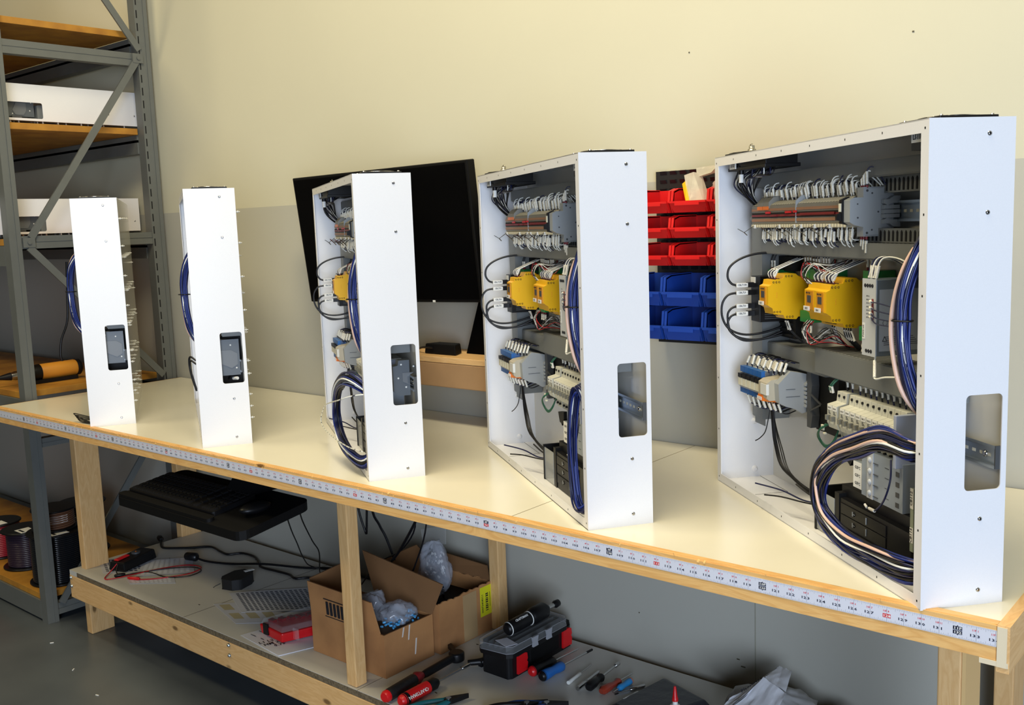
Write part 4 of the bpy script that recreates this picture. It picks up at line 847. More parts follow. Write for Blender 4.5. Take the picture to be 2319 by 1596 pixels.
m = MB(KO); m.prism([(1.30, -.15), (1.42, -.15), (1.46, -.05), (1.40, -.04)], 'y', .13, .24); m.box(1.28, 1.54, .10, .262, -.05, -.037); m.done('arm', [black_m], kt, .002)
m = MB(KO); m.box(1.10, 1.30, .20, .42, -.06, -.038); m.done('track', [rack_gray], kt)
KB = (1.17, .1, -.18); kb = thing('keyboard', 'black computer keyboard resting on the pull-out tray', 'keyboard', KB)
m = MB(KB); m.T = TT; m.prism(rr(.975, 1.425, .004, .150, .01), 'z', -.1798, -.167); m.done('case', [black_p], kb, .002)
m = MB(KB); m.T = TT
for r_ in range(6):
    for k in range(21):
        if k in (15, 17): continue
        x = .982 + k * .0208; y = .012 + r_ * .0222; m.hexa([(x, y, -.1672), (x + .018, y, -.1672), (x + .018, y + .0185, -.1672), (x, y + .0185, -.1672)], [(x + .002, y + .002, -.163), (x + .016, y + .002, -.163), (x + .016, y + .0165, -.163), (x + .002, y + .0165, -.163)])
m.done('keys', [mat('key_black', rgb(20, 20, 22), 0.4, spec=.3)], kb)
MO2 = (1.515, .08, -.166); ms = thing('mouse', 'black computer mouse on the right end of the keyboard tray', 'mouse', MO2)
m = MB(); m.ball((0, 0, .012), .028, .050, .015, 16); m.done('shell', [black_p], ms)
m = MB(KO); m.tube([(1.537, .16, -.178), (1.388, .285, -.293), (1.243, .41, -.397), (1.105, .535, -.512), (.99, .655, -.600), (1.10, .70, -.6145), (1.25, .72, -.6145)], .0022, 6); m.done('tray_cable', [black_w], kt)
m = MB(KO); m.tube([(1.59, .17, -.176), (1.503, .245, -.242), (1.376, .37, -.355), (1.243, .495, -.453), (1.077, .62, -.588), (1.04, .66, -.6145)], .0022, 6); m.done('tray_cable', [black_w], kt)

# ---------------------------------------------------------------- black leads hanging behind the front edge
S = -.6185
for P, r_, lab in (([(1.50, .45, -.04), (1.50, .45, -.22), (1.518, .46, -.318), (1.528, .46, -.30), (1.56, .45, -.04)], .0035, 'folded black cable hanging in a V under the bench, left of the other leads'),
                   ([(1.565, .47, -.04), (1.545, .47, -.24), (1.54, .50, -.31), (1.548, .52, -.36), (1.56, .55, -.47), (1.535, .60, -.60)], .004, 'thick black cable dropping behind the leaning cardboard flap'),
                   ([(1.79, .45, -.04), (1.75, .45, -.15), (1.74, .46, -.27), (1.66, .47, -.36), (1.55, .48, -.42), (1.44, .50, -.52)], .0025, 'thin black cable curving left below the bench above the boxes'),
                   ([(1.80, .46, -.04), (1.80, .46, -.16), (1.78, .46, -.28), (1.735, .46, -.38), (1.70, .46, -.44)], .0025, 'thin black cable falling straight into the back cardboard box'),
                   ([(1.88, .42, -.04), (1.84, .43, -.13), (1.76, .44, -.25), (1.67, .45, -.36), (1.60, .46, -.42)], .0042, 'heavy black lead slanting down left between bench and boxes')):
    m = MB(P[0]); m.tube(P, r_, 7, 0); solo(m, 'power_cable', [black_w], lab, 'cable', P[0], 0, 'black leads hanging under the bench')

# ---------------------------------------------------------------- things on the lower shelf
def F(name, lab, cat, loc, grp=None): return thing(name, lab, cat, loc, 0, grp)
# label sheets: backing film rows of small strips
def sheet(corners, z, rows, cols, lab, dark, loc, grp=None, m0=None):
    P = [Vector((x, y, z)) for x, y in corners]; m = MB(loc)
    m.hexa([p for p in P], [p + Vector((0, 0, .0007)) for p in P], 0)
    def uv(u, v): return P[0] * (1 - u) * (1 - v) + P[1] * u * (1 - v) + P[2] * u * v + P[3] * (1 - u) * v + Vector((0, 0, .0009))
    for i in range(cols):
        for j in range(rows):
            u0, u1 = .07 + i * .88 / cols, .07 + (i + .62) * .88 / cols; v0, v1 = .07 + j * .88 / rows, .07 + (j + .62) * .88 / rows
            m.add([uv(u0, v0), uv(u1, v0), uv(u1, v1), uv(u0, v1)], [(0, 1, 2, 3)], 1)
    solo(m, 'label_sheet', [m0 or mat('translucent_sheet', rgb(196, 198, 206), 0.35), dark], lab, 'label sheet', loc, 0, grp)
tx = mat('sheet_print', rgb(74, 80, 96), 0.6); wh = mat('glossy_label', rgb(236, 240, 250), 0.2)
G1 = 'label sheets on the lower shelf'
sheet([(.20, .262), (.36, .20), (.52, .32), (.34, .40)], S, 10, 7, 'pale label sheet under the multimeter, nearest the front leg', tx, (.34, .29, S), G1)
sheet([(.36, .36), (.50, .25), (.64, .40), (.48, .49)], S + .0012, 9, 10, 'translucent label sheet right of the multimeter with bright white strips', wh, (.5, .37, S), G1)
sheet([(.50, .215), (.55, .20), (.68, .30), (.62, .33)], S, 9, 3, 'narrow strip of white labels lying in front of the multimeter probes', wh, (.59, .26, S), G1)
sheet([(.925, .352), (1.11, .276), (1.33, .46), (1.13, .56)], S + .0024, 16, 12, 'large printed label sheet between the black pouch and the red case', tx, (1.1, .4, S), G1)
sheet([(.965, .266), (1.168, .214), (1.30, .32), (1.10, .40)], S + .0008, 3, 2, 'blank translucent backing sheet half under the large printed label sheet', mat('backing_tan', rgb(176, 166, 132), 0.5), (1.12, .3, S), G1)
# multimeter with leads
O = (.37, .31, S); mm = F('multimeter', 'black multimeter with a red probe holder lying on label sheets', 'multimeter', O)
ax_, ay_ = Vector((-.05, .155, 0)).normalized(), Vector((.155, .05, 0)).normalized()
def mp(u, v, z): p = Vector((.385, .235, 0)) + ax_ * u + ay_ * v; return (p.x, p.y, S + z)
m = MB(O); m.hexa([mp(0, -.035, .002), mp(0, .045, .002), mp(.165, .045, .002), mp(.165, -.035, .002)], [mp(.004, -.030, .034), mp(.004, .040, .034), mp(.160, .040, .040), mp(.160, -.030, .040)]); m.done('body', [black_p], mm, .006)
m = MB(O); m.hexa([mp(.012, -.018, .036), mp(.012, .004, .036), mp(.07, .006, .038), mp(.07, -.014, .038)], [mp(.014, -.016, .0415), mp(.014, .002, .0415), mp(.068, .004, .043), mp(.068, -.012, .043)]); m.done('probe_holder', [red_p], mm, .002)
m = MB(O); m.cyl(mp(.1, .005, .038), mp(.1, .005, .0445), .016, m=0); m.box(mp(.1, .005, 0)[0] - .002, mp(.1, .005, 0)[0] + .002, mp(.1, .005, 0)[1] - .002, mp(.1, .005, 0)[1] + .002, S + .0445, S + .046, 1); m.done('dial', [gray_dark, orange_p], mm)
for col, P, nm in ((red_w, [(.39, .24, S + .03), (.385, .215, S + .006), (.43, .17, S + .003), (.46, .20, S + .003), (.50, .33, S + .004), (.55, .42, S + .004), (.62, .44, S + .004), (.64, .38, S + .003), (.60, .30, S + .003), (.55, .245, S + .003), (.50, .22, S + .005)], 'red_lead'),
                   (black_w, [(.39, .245, S + .03), (.41, .225, S + .006), (.45, .225, S + .003), (.47, .27, S + .003), (.53, .36, S + .005), (.60, .42, S + .006), (.65, .42, S + .003), (.66, .36, S + .003), (.60, .31, S + .003), (.50, .30, S + .003), (.46, .24, S + .004)], 'black_lead')):
    m = MB(O); m.tube(P, .0019, 6, 0, sub=6); m.done(nm, [col], mm)
m = MB(O); m.rev((.50, .22, S + .006), (.545, .21 + .03, S + .006), [(0, .0035), (.2, .006), (.9, .006), (1, .004)], 10); m.done('probe', [red_p], mm)
m = MB(O); m.rev((.455, .235, S + .006), (.44, .20, S + .006), [(0, .0035), (.2, .006), (.9, .006), (1, .002)], 10); m.done('probe', [black_p], mm)
# leads and pouch
def lead(P, r_, lab, extra=None):
    m = MB(P[0]); m.tube(P, r_, 7, 0, sub=6)
    if extra: m.rev(*extra, 12)
    solo(m, 'power_cable', [black_w], lab, 'cable', P[0], 0)
z = S + .004
lead([(.20, .525, z + .004), (.26, .49, z), (.303, .484, z), (.38, .54, z), (.439, .594, z), (.52, .585, z), (.578, .582, z), (.61, .62, z), (.68, .625, z), (.75, .60, z), (.804, .57, z), (.88, .575, z), (.956, .58, z), (1.007, .569, z), (1.047, .605, z), (1.2, .66, z)], .0045, 'black cord with a plug end wandering along the back of the lower shelf', ((.165, .535, z + .006), (.21, .52, z + .006), [(0, .007), (.3, .011), (.8, .011), (1, .006)]))
lead([(.53, .475, z + .008), (.58, .49, z), (.679, .525, z), (.80, .585, z + .006), (.93, .65, z), (1.055, .715, z), (1.25, .72, z), (1.4, .70, z)], .0042, 'black cord running from a small black adapter block past the pouch', ((.485, .462, z + .010), (.535, .478, z + .010), [(0, .013), (.1, .016), (.9, .016), (1, .01)]))
O = (.88, .44, S); pu = F('pouch', 'small square black zip pouch with a white tag on the lower shelf', 'pouch', O)
m = MB(O); m.prism([(.868, .362), (.912, .374), (.930, .398), (.914, .452), (.892, .478), (.848, .470), (.832, .440), (.846, .380)], 'z', S, S + .036); m.done('body', [mat('pouch_black', rgb(16, 16, 18), 0.7)], pu, .012, 4)
m = MB(O); m.hexa([(.865, .455, S + .0365), (.880, .452, S + .0365), (.887, .485, S + .0365), (.872, .488, S + .0365)], [(.865, .455, S + .0375), (.880, .452, S + .0375), (.887, .485, S + .0375), (.872, .488, S + .0375)]); m.done('tag', [label_w], pu)
m = MB(O); m.tube([(.850, .370, S + .014), (.842, .355, S + .008), (.838, .348, S + .003)], .0015, 5); m.done('zip_pull', [black_p], pu)
# paper and red organiser
O = (1.36, .25, S)
m = MB(O); m.hexa([(1.255, .172, S), (1.475, .149, S), (1.53, .30, S), (1.30, .36, S)], [(1.255, .172, S + .0008), (1.475, .149, S + .003), (1.53, .30, S + .0008), (1.30, .36, S + .0008)], 0)
for k in range(9):
    x = 1.28 + (k % 3) * .05; y = .19 + (k // 3) * .03; m.box(x, x + .026 - (k % 2) * .01, y, y + .0022, S + .0031, S + .0033, 1)
for k, s_ in enumerate(('L1 L2', 'HM 24', '0.75')): m.text(s_, (1.37 + .025 * k, .185 + .006 * k, S + .0034), (.3, .95, 0), (-.95, .3, 0), .02, 1)
solo(m, 'note_paper', [paper, ink], 'white sheet with handwriting under the red parts case', 'paper', O)
O = (1.38, .29, S + .0035); rc_ = F('parts_case', 'red parts organiser case with a clear lid beside the cardboard box', 'case', O)
zc = S + .0035
m = MB(O); m.hexa([(1.300, .215, zc), (1.415, .206, zc), (1.508, .45, zc), (1.37, .46, zc)], [(1.296, .213, zc + .030), (1.420, .203, zc + .030), (1.512, .455, zc + .030), (1.365, .465, zc + .030)]); m.done('base', [red_p], rc_, .004)
m = MB(O); m.hexa([(1.299, .216, zc + .031), (1.417, .206, zc + .031), (1.508, .452, zc + .031), (1.368, .462, zc + .031)], [(1.306, .222, zc + .047), (1.412, .213, zc + .047), (1.502, .446, zc + .047), (1.372, .455, zc + .047)]); m.done('lid', [clear], rc_, .003)
m = MB(O)
for k in range(7):
    t = k / 7; m.box(1.312 + t * .1, 1.335 + t * .1, .235 + t * .17, .250 + t * .17, zc + .031, zc + .040)
m.text('CRAFTSMAN', (1.42, .33, zc + .0475), (.45, .9, 0), (-.9, .45, 0), .026, 1, 1.1); m.done('lid_lettering', [dkred_p, mat('faint_letter', rgb(150, 110, 112), 0.5)], rc_)
for f in ((1.335, .2095), (1.44, .24)): 
    m = MB(O); m.box(f[0] - .012, f[0] + .012, f[1] - .003, f[1] + .002, zc + .006, zc + .040); m.done('latch', [black_p if f[0] < 1.4 else clear], rc_, .001)
# cardboard box in front
O = (1.68, .33, S); bx = F('cardboard_box', 'open brown cardboard box with raised flaps standing beside the front post', 'box', O)
x0, x1, y0, y1, zt, t = 1.525, 1.835, .236, .420, S + .122, .004
m = MB(O); m.box(x0, x1, y0, y0 + t, S, zt); m.box(x0, x1, y1 - t, y1, S, zt); m.box(x0, x0 + t, y0 + t, y1 - t, S, zt); m.box(x1 - t, x1, y0 + t, y1 - t, S, zt); m.box(x0 + t, x1 - t, y0 + t, y1 - t, S, S + t); m.done('carton', [board_c], bx)
m = MB(O); m.hexa([(x0, y0, zt), (1.818, y0, zt), (1.818, y0 + t, zt), (x0, y0 + t, zt)], [(x0 - .005, y0 - .004, S + .210), (1.792, y0 - .004, S + .206), (1.792, y0 + t - .004, S + .206), (x0 - .005, y0 + t - .004, S + .210)]); m.done('flap', [board_c], bx)
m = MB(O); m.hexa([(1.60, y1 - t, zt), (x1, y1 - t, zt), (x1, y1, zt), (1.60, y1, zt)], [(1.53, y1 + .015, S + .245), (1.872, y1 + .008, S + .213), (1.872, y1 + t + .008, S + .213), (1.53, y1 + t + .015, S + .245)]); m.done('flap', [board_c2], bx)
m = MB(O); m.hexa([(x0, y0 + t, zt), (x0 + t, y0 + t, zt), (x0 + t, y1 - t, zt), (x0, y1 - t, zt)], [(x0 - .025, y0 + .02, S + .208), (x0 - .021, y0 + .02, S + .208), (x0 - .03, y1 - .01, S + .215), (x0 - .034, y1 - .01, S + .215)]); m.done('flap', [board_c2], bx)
m = MB(O)
for (ax0, az0, ax1, az1) in ((1.59, S + .120, 1.71, S + .122), (1.59, S + .172, 1.71, S + .174)): m.box(ax0, ax1, y0 - .0052 + (.004 if az1 < S + .13 else 0), y0 - .0034 + (.004 if az1 < S + .13 else 0), az0, az1)
for k in range(7): m.hexa([(1.60 + k * .016, y0 - .0035, S + .128), (1.608 + k * .016, y0 - .0035, S + .128), (1.608 + k * .016, y0, S + .128), (1.60 + k * .016, y0, S + .128)], [(1.60 + k * .016, y0 - .0055, S + .166), (1.608 + k * .016, y0 - .0055, S + .166), (1.608 + k * .016, y0 - .003, S + .166), (1.60 + k * .016, y0 - .003, S + .166)])
m.done('printed_mark', [ink], bx)
m = MB(O)
for yy, za, zb_ in ((.300, S + .095, S + .121), (.322, S + .08, S + .121), (.345, S + .03, S + .075)): m.hexa([(x1, yy, za), (x1 + .0005, yy, za), (x1 + .0005, yy + .004, za), (x1, yy + .004, za)], [(x1, yy + .006, zb_), (x1 + .0005, yy + .006, zb_), (x1 + .0005, yy + .011, zb_), (x1, yy + .011, zb_)])
m.done('tape_scrap', [mat('shiny_tape', rgb(220, 214, 206), 0.15)], bx)
O = (1.73, .33, S + .09)
solo(crumple(O, 1.680, .325, S + .128, .052, .045, .052, 12, 40, .30), 'zip_bag', [mat('zip_film', rgb(214, 220, 232), 0.1, alpha=.36, spec=.9, bump=.6, scale=30)], 'empty clear zip bag in the front cardboard box, nearest the post', 'bag', O)
O = (1.79, .345, S + .09); zb2 = F('zip_bag', 'clear zip bag holding small blue connectors in the front cardboard box', 'bag', O)
crumple(O, 1.772, .345, S + .132, .045, .048, .034, 14, 40, .28).done('film', [MC['zip_film']], zb2)
r2 = random.Random(2)
for k in range(44):
    m = MB(O); c = Vector((1.800 + r2.uniform(-.030, .022), .325 + r2.uniform(-.045, .06), S + .122 + r2.uniform(-.006, .012))); d = Vector((r2.uniform(-1, 1), r2.uniform(-1, 1), r2.uniform(-.5, .5))).normalized() * .009
    m.rev(c, c + d, [(0, .0028), (.5, .0036), (1, .0022)], 8); m.done('connector', [mat('connector_blue', rgb(84, 168, 222), 0.3)], zb2)
O = (1.68, .33, S); m = MB(O); m.box(1.60, 1.831, .241, .415, S + .085, S + .113); m.done('packing', [mat('packing_brown', rgb(104, 78, 52), 0.9)], bx)
# back cardboard box
O = (1.74, .56, S); b2 = F('cardboard_box', 'torn-top cardboard box with a yellow label at the back of the shelf', 'box', O)
x0, x1, y0, y1, zt = 1.60, 1.850, .432, .662, S + .148
m = MB(O); r2 = random.Random(33)
def torn(a_, b_, fx, n=26):
    pts = [(a_, S)] + [(b_, S)]; top = [(b_ + (a_ - b_) * k / n, zt + r2.uniform(-.004, .004)) for k in range(n + 1)]
    return pts + top
m.prism(torn(y0, y1, x1), 'x', x1 - t, x1); m.prism(torn(y0, y1, x0), 'x', x0, x0 + t); m.prism(torn(x0 + t, x1 - t, y0), 'y', y0, y0 + t); m.prism(torn(x0 + t, x1 - t, y1), 'y', y1 - t, y1); m.box(x0 + t, x1 - t, y0 + t, y1 - t, S, S + t); m.done('carton', [board_c], b2)
m = MB(O); m.box(x1, x1 + .0006, .530, .588, S + .002, zt - .006); m.done('packing_tape', [tapebrown], b2)
m = MB(O); m.box(x1, x1 + .0008, .604, .655, S + .052, S + .142, 0)
for k in range(9): m.box(x1 + .0008, x1 + .0011, .627, .638, S + .066 + k * .0062, S + .066 + k * .0062 + (.004 if k % 3 else .0025), 1)
m.text('00073408011', (x1 + .0012, .616, S + .092), (0, 0, 1), (0, -1, 0), .0105, 1); m.box(x1 + .0008, x1 + .0011, .645, .6465, S + .075, S + .12, 1); m.done('shipping_label', [mat('label_yellow', rgb(222, 222, 30), 0.5), ink], b2)
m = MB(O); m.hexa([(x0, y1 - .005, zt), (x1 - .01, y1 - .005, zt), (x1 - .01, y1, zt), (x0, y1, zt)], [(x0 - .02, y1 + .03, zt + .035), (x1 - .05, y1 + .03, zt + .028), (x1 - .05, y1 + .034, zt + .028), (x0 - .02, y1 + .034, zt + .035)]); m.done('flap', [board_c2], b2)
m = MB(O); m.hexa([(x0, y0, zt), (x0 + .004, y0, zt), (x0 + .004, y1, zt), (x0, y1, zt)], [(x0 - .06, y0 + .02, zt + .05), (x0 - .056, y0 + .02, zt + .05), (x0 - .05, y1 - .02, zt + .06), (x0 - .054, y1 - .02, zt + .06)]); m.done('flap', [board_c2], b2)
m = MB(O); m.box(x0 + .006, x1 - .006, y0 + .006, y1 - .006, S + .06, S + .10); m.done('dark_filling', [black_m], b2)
O = (1.72, .55, S + .13); gb = F('parts_bag', 'clear bag of small grey and black printed clips standing in the back box', 'bag', O)
crumple(O, 1.700, .572, S + .175, .058, .036, .078, 31, 40, .22).done('film', [MC['zip_film']], gb)
m = MB(O); m.hexa([(1.62, .602, S + .238), (1.742, .577, S + .264), (1.743, .580, S + .264), (1.621, .605, S + .238)], [(1.60, .615, S + .275), (1.728, .595, S + .315), (1.729, .597, S + .315), (1.601, .617, S + .275)]); m.done('bag_mouth', [clear], gb)
r2 = random.Random(17)
for k in range(95):
    m = MB(O); u, v = r2.random(), r2.random(); p = Vector((1.668 + u * .088 - v * .022, .548 + r2.uniform(0, .03) + v * .02 - u * .01, S + .112 + v * .118)); d = Vector((r2.uniform(-1, 1), r2.uniform(-.5, .5), r2.uniform(-1, 1))).normalized() * r2.uniform(.008, .016)
    m.bar(p, p + d, .0075, .0025, (.2, 1, .1)); m.done('clip', [[black_p, gray_dark, label_w][k % 3 if v > .4 else k % 2]], gb)
# torque ratchet handle, big screwdriver
O = (1.93, .3, S); rt = F('ratchet_wrench', 'long black ratchet wrench with red end cap behind the red-handled screwdriver', 'wrench', O)
zr = S + .018; MB(O).rev((1.926, .285, zr), (1.918, .425, zr), [(0, .0095), (.1, .011), (.9, .011), (1, .012)], 18).done('shaft', [black_p], rt); m = MB(O); m.rev((1.935, .150, zr), (1.926, .255, zr), [(0, .014), (.06, .0165), (.95, .0165), (1, .014)], 20); m.done('grip', [mat('ribbed_black', rgb(18, 18, 20), 0.5, bump=.5, scale=120)], rt)
MB(O).rev((1.9362, .136, zr), (1.935, .150, zr), [(0, .012), (.4, .0155), (1, .0155)], 20).done('end_cap', [red_p], rt); m = MB(O); m.rev((1.926, .255, zr), (1.924, .285, zr), [(0, .014), (.3, .0175), (1, .0095)], 20); m.done('red_band', [dkred_p], rt)
m = MB(O); m.rev((1.918, .425, zr - .014), (1.918, .425, zr + .012), [(0, .018), (.1, .022), (.9, .022), (1, .018)], 24); m.bar((1.91, .432, zr), (1.845, .470, zr - .004), .012, .012); m.done('ratchet_head', [black_p], rt, .001)
def driver(name, lab, a, b_, hl, hr, sr, hm, cap=None, tip=None, grp='tools laid out on the lower shelf', shape='round', collar=None, txt=None, zc=None):
    """handle from a towards b_, shaft to b_"""
    a, b_ = Vector(a), Vector(b_); d = (b_ - a); L = d.length; d.normalize(); zc = zc or hr; O = (a.x, a.y, S); A = Vector((a.x, a.y, S + zc)); B = Vector((b_.x, b_.y, S + max(sr + .001, zc * .75)))
    t = F(name, lab, 'screwdriver', O, grp); D = (B - A).normalized()
    prof = {'round': [(0, hr * .75), (.06, hr), (.3, hr * .98), (.55, hr * .8), (.75, hr * .92), (.92, hr * .95), (1, hr * .6)], 'thin': [(0, hr * .9), (.05, hr), (.5, hr * .85), (.95, hr), (1, hr * .5)], 'bulb': [(0, hr * .6), (.1, hr), (.4, hr), (.6, hr * .75), (.8, hr * .62), (.9, hr * .95), (1, hr * .7)]}[shape]
    m = MB(O); m.rev(A, A + D * hl, prof, 18, 0)
    m.done('handle', [hm], t)
    if cap: m = MB(O); m.rev(A - D * .003, A + D * hl * .08, [(0, hr * .6), (.4, hr * .9), (1, hr * 1.02)], 18); m.done('end_cap', [cap], t)
    m = MB(O); m.rev(A + D * (hl - .002), B, [(0, sr), (.9, sr), (1, sr * .5)] if not tip else [(0, sr), (.82, sr), (.83, sr), (1, sr)], 10); m.done('shaft', [steel], t)
    if tip: m = MB(O); m.rev(A + (B - A) * .88, B, [(0, tip[0]), (.1, tip[0]), (.9, tip[0]), (1, tip[0] * .9)], 12); m.done('tip', [tip[1]], t)
    if collar: m = MB(O); m.rev(A + D * hl * collar[0], A + D * hl * collar[1], [(0, hr * 1.02), (1, hr * 1.02)], 18); m.done('collar', [collar[2]], t)
    if txt:
        sd = D.cross(Vector((0, 0, 1))); up = (Vector((0, 0, 1)) * .75 + sd * .66).normalized(); n_ = up; ya = D.cross(n_) * -1
        m = MB(O); m.text(txt, A + D * hl * .36 + n_ * (hr * 1.04) - ya * .004, -D, -ya, .0125, 0, 1.0); m.done('lettering', [label_w], t)
    return t
driver('screwdriver', 'thick red and black bit screwdriver with lettered handle, nearest of the long tools', (1.984, .150), (1.976, .415), .135, .0165, .0035, black_p, red_p, (.005, steel), collar=(.16, .72, red_p), txt='CRAFTSMAN')
GT = [('black screwdriver with red end cap lying against the black toolbox', (2.145, .475), (2.158, .672), .095, .0145, .0028, black_p, red_p, None, 'round'),
      ('blue handled screwdriver with black end, second from the toolbox', (2.185, .470), (2.192, .690), .09, .0145, .003, blue_p, black_p, (.0034, black_p), 'round'),
      ('slim white pocket screwdriver third from the toolbox', (2.252, .498), (2.237, .625), .065, .0055, .0014, white_plain, None, None, 'thin'),
      ('bare steel rod tool fourth from the toolbox', (2.292, .485), (2.278, .602), .05, .0065, .0042, steel, None, None, 'thin'),
      ('black handled nut driver with a steel socket, fifth from the toolbox', (2.318, .495), (2.299, .665), .075, .0125, .003, black_p, None, (.0055, steel), 'bulb'),
      ('brown translucent handled screwdriver next to the nut driver', (2.356, .500), (2.362, .640), .078, .0115, .002, mat('amber_handle', rgb(140, 52, 36), 0.15), None, None, 'bulb'),
      ('small blue and orange insulated screwdriver near the tool row end', (2.381, .600), (2.378, .520), .055, .009, .0018, mat('light_blue_handle', rgb(40, 130, 190), 0.35), orange_p, None, 'round'),
      ('thin steel pick with knurled grip near the tool row end', (2.420, .604), (2.384, .520), .045, .0048, .0014, steel, None, (.0018, black_p), 'thin'),
      ('slim white pen-shaped screwdriver last in the tool row', (2.424, .500), (2.438, .622), .06, .0062, .0014, white_plain, black_p, None, 'thin')]
for lab, a_, b_, hl, hr, sr, hm, cap, tip, shp in GT: driver('screwdriver', lab, a_, b_, hl, hr, sr, hm, cap, tip, shape=shp)
# toolbox with organiser and inspection tool
O = (2.06, .56, S); tb = F('toolbox', 'black plastic toolbox with two red latches on the lower shelf', 'toolbox', O)
m = MB(O); x0, x1, y0, y1 = 2.006, 2.112, .426, .715; m.prism([(x0 + .012, y0), (x1 - .008, y0), (x1, y0 + .012), (x1, y1 - .02), (x1 - .018, y1), (x0, y1), (x0, y0 + .012)], 'z', S, S + .062); m.done('case', [black_p], tb, .006, 3)
m = MB(O); m.prism([(x0 + .008, y0 + .006), (x1 - .004, y0 + .006), (x1 - .004, y1 - .016), (x0 + .006, y1 - .008)], 'z', S + .0625, S + .074); m.box(x1 - .004, x1 + .003, .51, .64, S + .012, S + .058); m.done('lid', [black_m], tb, .004)
for y in (.453, .652):
    m = MB(O); m.prism([(y, S + .008), (y + .040, S + .008), (y + .042, S + .030), (y + .038, S + .034), (y + .042, S + .040), (y + .040, S + .056), (y + .030, S + .060), (y + .002, S + .058)], 'x', x1 + .001, x1 + .007); m.box(x1 + .007, x1 + .0085, y + .022, y + .032, S + .014, S + .016); m.done('latch', [red_p], tb, .001)
zo = S + .0745; O = (2.07, .52, zo); og = F('parts_organizer', 'clear lidded organizer tray lying on top of the black toolbox', 'organizer', O)
m = MB(O); P = [(2.030, .400), (2.046, .388), (2.126, .398), (2.140, .412), (2.142, .640), (2.128, .655), (2.030, .655), (2.022, .64)]
m.prism(P, 'z', zo, zo + .012); m.done('tray', [black_p], og, .002)
m = MB(O); m.prism(P, 'z', zo + .0122, zo + .032); m.done('clear_lid', [clear], og, .003)
m = MB(O)
for k in range(5): m.box(2.035 + k * .02, 2.0365 + k * .02, .41, .64, zo + .012, zo + .028)
m.tube([(x_, y_, zo + .032) for x_, y_ in P], .0008, 4, 1, closed=True, sub=1); m.tube([(x_, y_, zo + .013) for x_, y_ in P], .0008, 4, 1, closed=True, sub=1); m.done('divider', [gray_dark, mat('lid_edge', rgb(150, 152, 158), 0.2)], og)
for y in (.485, .545):
    m = MB(O); m.prism([(y, zo + .006), (y + .022, zo + .006), (y + .02, zo + .018), (y + .024, zo + .034), (y - .002, zo + .034), (y + .002, zo + .018)], 'x', 2.143, 2.148); m.done('clear_latch', [mat('lid_edge', None) if False else MC['lid_edge']], og, .001)
m = MB(O); m.hexa([(2.075, .415, zo + .0325), (2.125, .400, zo + .0325), (2.138, .432, zo + .0325), (2.090, .445, zo + .0325)], [(2.075, .415, zo + .0333), (2.125, .400, zo + .0333), (2.138, .432, zo + .0333), (2.090, .445, zo + .0333)]); solo(m, 'paper_slip', [paper], 'small white paper slip lying on the clear organizer lid', 'paper', O)
O = (2.09, .53, zo + .033); fl = F('cordless_screwdriver', 'black stubby cordless screwdriver with white rings resting on the organizer', 'power tool', O)
A, B = Vector((2.085, .450, zo + .052)), Vector((2.098, .655, zo + .062)); D = B - A
m = MB(O); m.rev(A, A + D * .46, [(0, .012), (.06, .018), (.5, .0195), (1, .0185)], 24); m.done('grip', [black_p], fl)
m = MB(O); m.rev(A + D * .03, A + D * .045, [(0, .0178), (.5, .0196), (1, .0186)], 24); m.rev(A + D * .42, A + D * .435, [(0, .0188), (.5, .0206), (1, .0190)], 24); m.done('ring', [white_plain], fl)
m = MB(O); m.rev(A + D * .46, A + D * .80, [(0, .0185), (.12, .0235), (.8, .0225), (1, .012)], 24); m.done('gear_head', [black_p], fl)
m = MB(O); m.rev(A + D * .80, A + D * .93, [(0, .006), (1, .006)], 12); m.done('bit_shank', [steel], fl)
m = MB(O); m.rev(A + D * .92, A + D * 1.06, [(0, .005), (.3, .011), (.8, .010), (1, .003)], 12); m.done('bit_holder', [black_p], fl)
m = MB(O); m.text('CRAFTSMAN', A + D * .24 + Vector((.012, 0, .0155)), D, Vector((-.6, 0, .8)), .0085); m.done('lettering', [label_w], fl)
m = MB((1.97, .44, S)); m.rev((1.965, .42, S + .012), (2.0, .46, S + .012), [(0, .008), (.5, .009), (1, .012)], 12); m.box(1.985, 1.998, .44, .50, S, S + .02)
solo(m, 'socket_tool', [black_p], 'short black tool half hidden behind the toolbox left end', 'tool', (1.97, .44, S))
m = MB((2.14, .66, S)); m.hexa([(2.118, .50, S), (2.128, .50, S), (2.128, .63, S), (2.118, .63, S)], [(2.116, .50, S + .03), (2.120, .50, S + .03), (2.120, .63, S + .03), (2.116, .63, S + .03)])
# pliers
def pliers(lab, c, ang, col, ln):
    O = (c[0], c[1], S); t = thing('pliers', lab, 'pliers', O, ang, 'tools laid out on the lower shelf')
    for s_ in (-1, 1):
        m = MB(); m.tube([(0, s_ * .004, .010), (-.03, s_ * .013, .010), (-.07, s_ * .020, .010), (-ln, s_ * .014, .009)], .0068, 8, 0); m.done('handle', [col], t)
        m = MB(); m.prism([(-.012, s_ * .010), (.004, s_ * .011), (.02, s_ * .008), (.055, s_ * .0015), (.055, s_ * .0002), (-.012, s_ * .0002)][::s_], 'z', .004, .016); m.done('jaw', [black_p], t)
    m = MB(); m.cyl((0, 0, .003), (0, 0, .018), .007, n=14); m.done('pivot', [steel], t)
pliers('long-nose pliers with teal handles at the bottom edge, below the red screwdriver', (2.070, .235), 1.15, mat('teal_grip', rgb(20, 96, 104), 0.4), .12)
pliers('black wire stripper pliers lying in front of the toolbox', (2.245, .335), .95, black_p, .11)
pliers('second black pliers with blue grip beside the wire strippers', (2.285, .365), .75, mat('navy_grip', rgb(24, 60, 120), 0.4), .10)
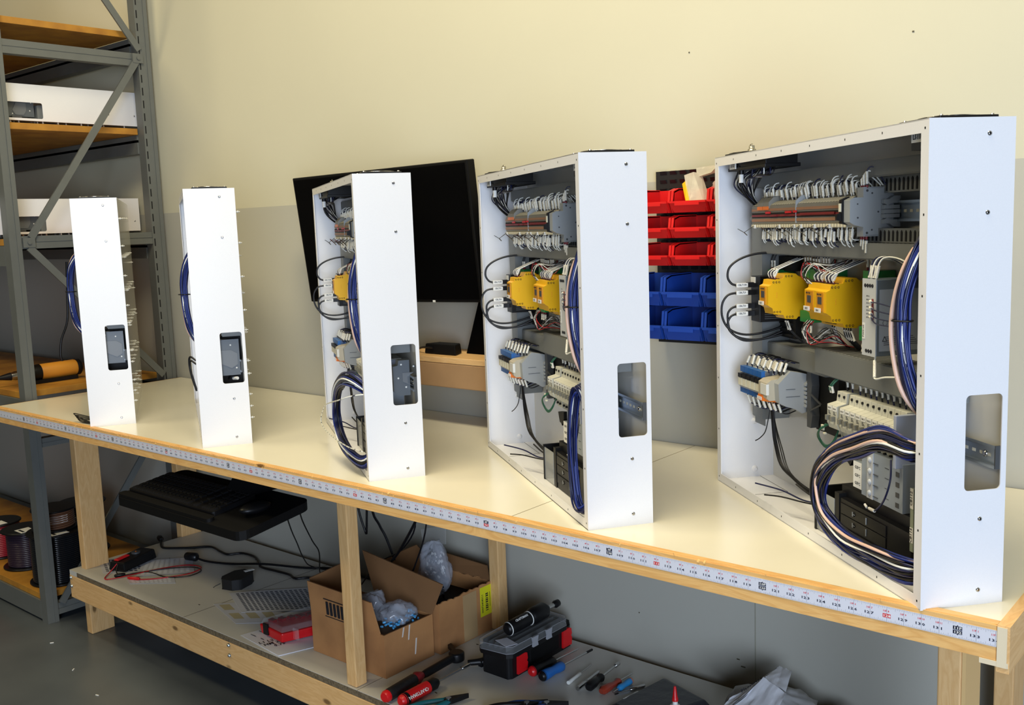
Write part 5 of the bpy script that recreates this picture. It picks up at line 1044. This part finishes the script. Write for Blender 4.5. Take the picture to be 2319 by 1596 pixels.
# black antistatic bag, bottle, white mailer bag
O = (2.47, .58, S)
m = MB(O); m.hexa([(2.40, .44, S), (2.55, .42, S), (2.63, .60, S), (2.44, .68, S)], [(2.42, .47, S + .012), (2.54, .45, S + .02), (2.60, .60, S + .022), (2.445, .66, S + .010)])
solo(m, 'antistatic_bag', [mat('antistatic_grey', rgb(52, 54, 62), 0.12, 0.4, bump=1.0, scale=24)], 'shiny dark grey antistatic bag lying at the end of the tool row', 'bag', O, bevel=.004)
O = (2.605, .45, S); bt = F('glue_bottle', 'small white bottle with a pointed red cap standing near the bags', 'bottle', O)
m = MB(O); m.rev((2.605, .45, S), (2.605, .45, S + .085), [(0, .016), (.05, .018), (.75, .018), (.85, .010), (.86, .006), (1, .006)], 20); m.done('body', [white_plain], bt)
m = MB(O); m.rev((2.605, .45, S + .082), (2.605, .45, S + .118), [(0, .0075), (.2, .0075), (.25, .0062), (1, .0028)], 16); m.done('cap', [red_p], bt)
O = (2.76, .55, S); bagm = mat('mailer_white', rgb(240, 242, 248), 0.35); bagi = mat('mailer_grey', rgb(176, 176, 176), 0.5)
wb = F('mailer_bag', 'crumpled white poly mailer bag at the right end of the lower shelf', 'bag', O)
def folded(O, A, B, Cc, D_, n, amp, seed, th=.0012):
    """wrinkled sheet between four corners"""
    from mathutils import noise as N
    A, B, Cc, D_ = map(Vector, (A, B, Cc, D_)); m = MB(O); vs = []; nn = (B - A).cross(D_ - A).normalized()
    for i in range(n + 1):
        for k in range(n + 1):
            u, v = i / n, k / n; p = A * (1 - u) * (1 - v) + B * u * (1 - v) + Cc * u * v + D_ * (1 - u) * v; q = Vector((u * 2.4, v * 2.4, seed))
            vs.append(p + nn * amp * (N.noise(q) + .8 * abs(N.noise(q * 2.3)) + .3 * N.noise(q * 6)))
    f = [(i * (n + 1) + k, (i + 1) * (n + 1) + k, (i + 1) * (n + 1) + k + 1, i * (n + 1) + k + 1) for i in range(n) for k in range(n)]
    m.add(vs, f, 0, True); k0 = len(vs); m.add([v - nn * th for v in vs], [tuple(reversed(x)) for x in f], 0, True); return m
crumple(O, 2.79, .60, S + .035, .115, .10, .055, 51, 44, .22).done('body', [bagi], wb)
folded(O, (2.70, .41, S + .050), (2.705, .53, S + .085), (2.762, .672, S + .125), (2.757, .600, S + .122), 16, .006, 3).done('sheet', [bagm], wb)
folded(O, (2.70, .41, S + .050), (2.757, .600, S + .122), (2.825, .575, S + .115), (2.83, .43, S + .06), 16, .007, 9).done('sheet', [bagm], wb)
folded(O, (2.757, .600, S + .122), (2.762, .672, S + .125), (2.80, .66, S + .130), (2.822, .578, S + .118), 12, .004, 5).done('sheet', [bagm], wb)
m = MB(O); m.text('Placement', (2.735, .585, S + .100), (.45, .8, .35), (-.3, -.2, .9), .015); m.done('printed_text', [ink], wb)
m = MB((3.0, .6, S)); m.hexa([(2.86, .66, S), (3.10, .44, S), (3.16, .52, S), (2.90, .72, S)], [(2.87, .66, S + .05), (3.09, .46, S + .03), (3.14, .52, S + .03), (2.91, .71, S + .055)])
solo(m, 'antistatic_bag', [mat('bubble_dark', rgb(70, 66, 62), 0.3, 0.2, bump=1.0, scale=60)], 'dull dark padded bag behind the white mailer bag', 'bag', (3.0, .6, S), bevel=.006)
# offcuts on the floor
for k, (x, y) in enumerate(((.75, -.05), (.95, -.02), (1.0, .02), (.22, .06), (.5, .0))):
    m = MB(); m.bar((0, 0, .0012), (.012, .003, .0012), .003, .0022); o = solo(m, 'wire_offcut', [label_w], 'tiny white wire offcut lying on the grey floor by the bench', 'offcut', (x, y, -ZO), k * 1.3, 'white offcuts on the floor')
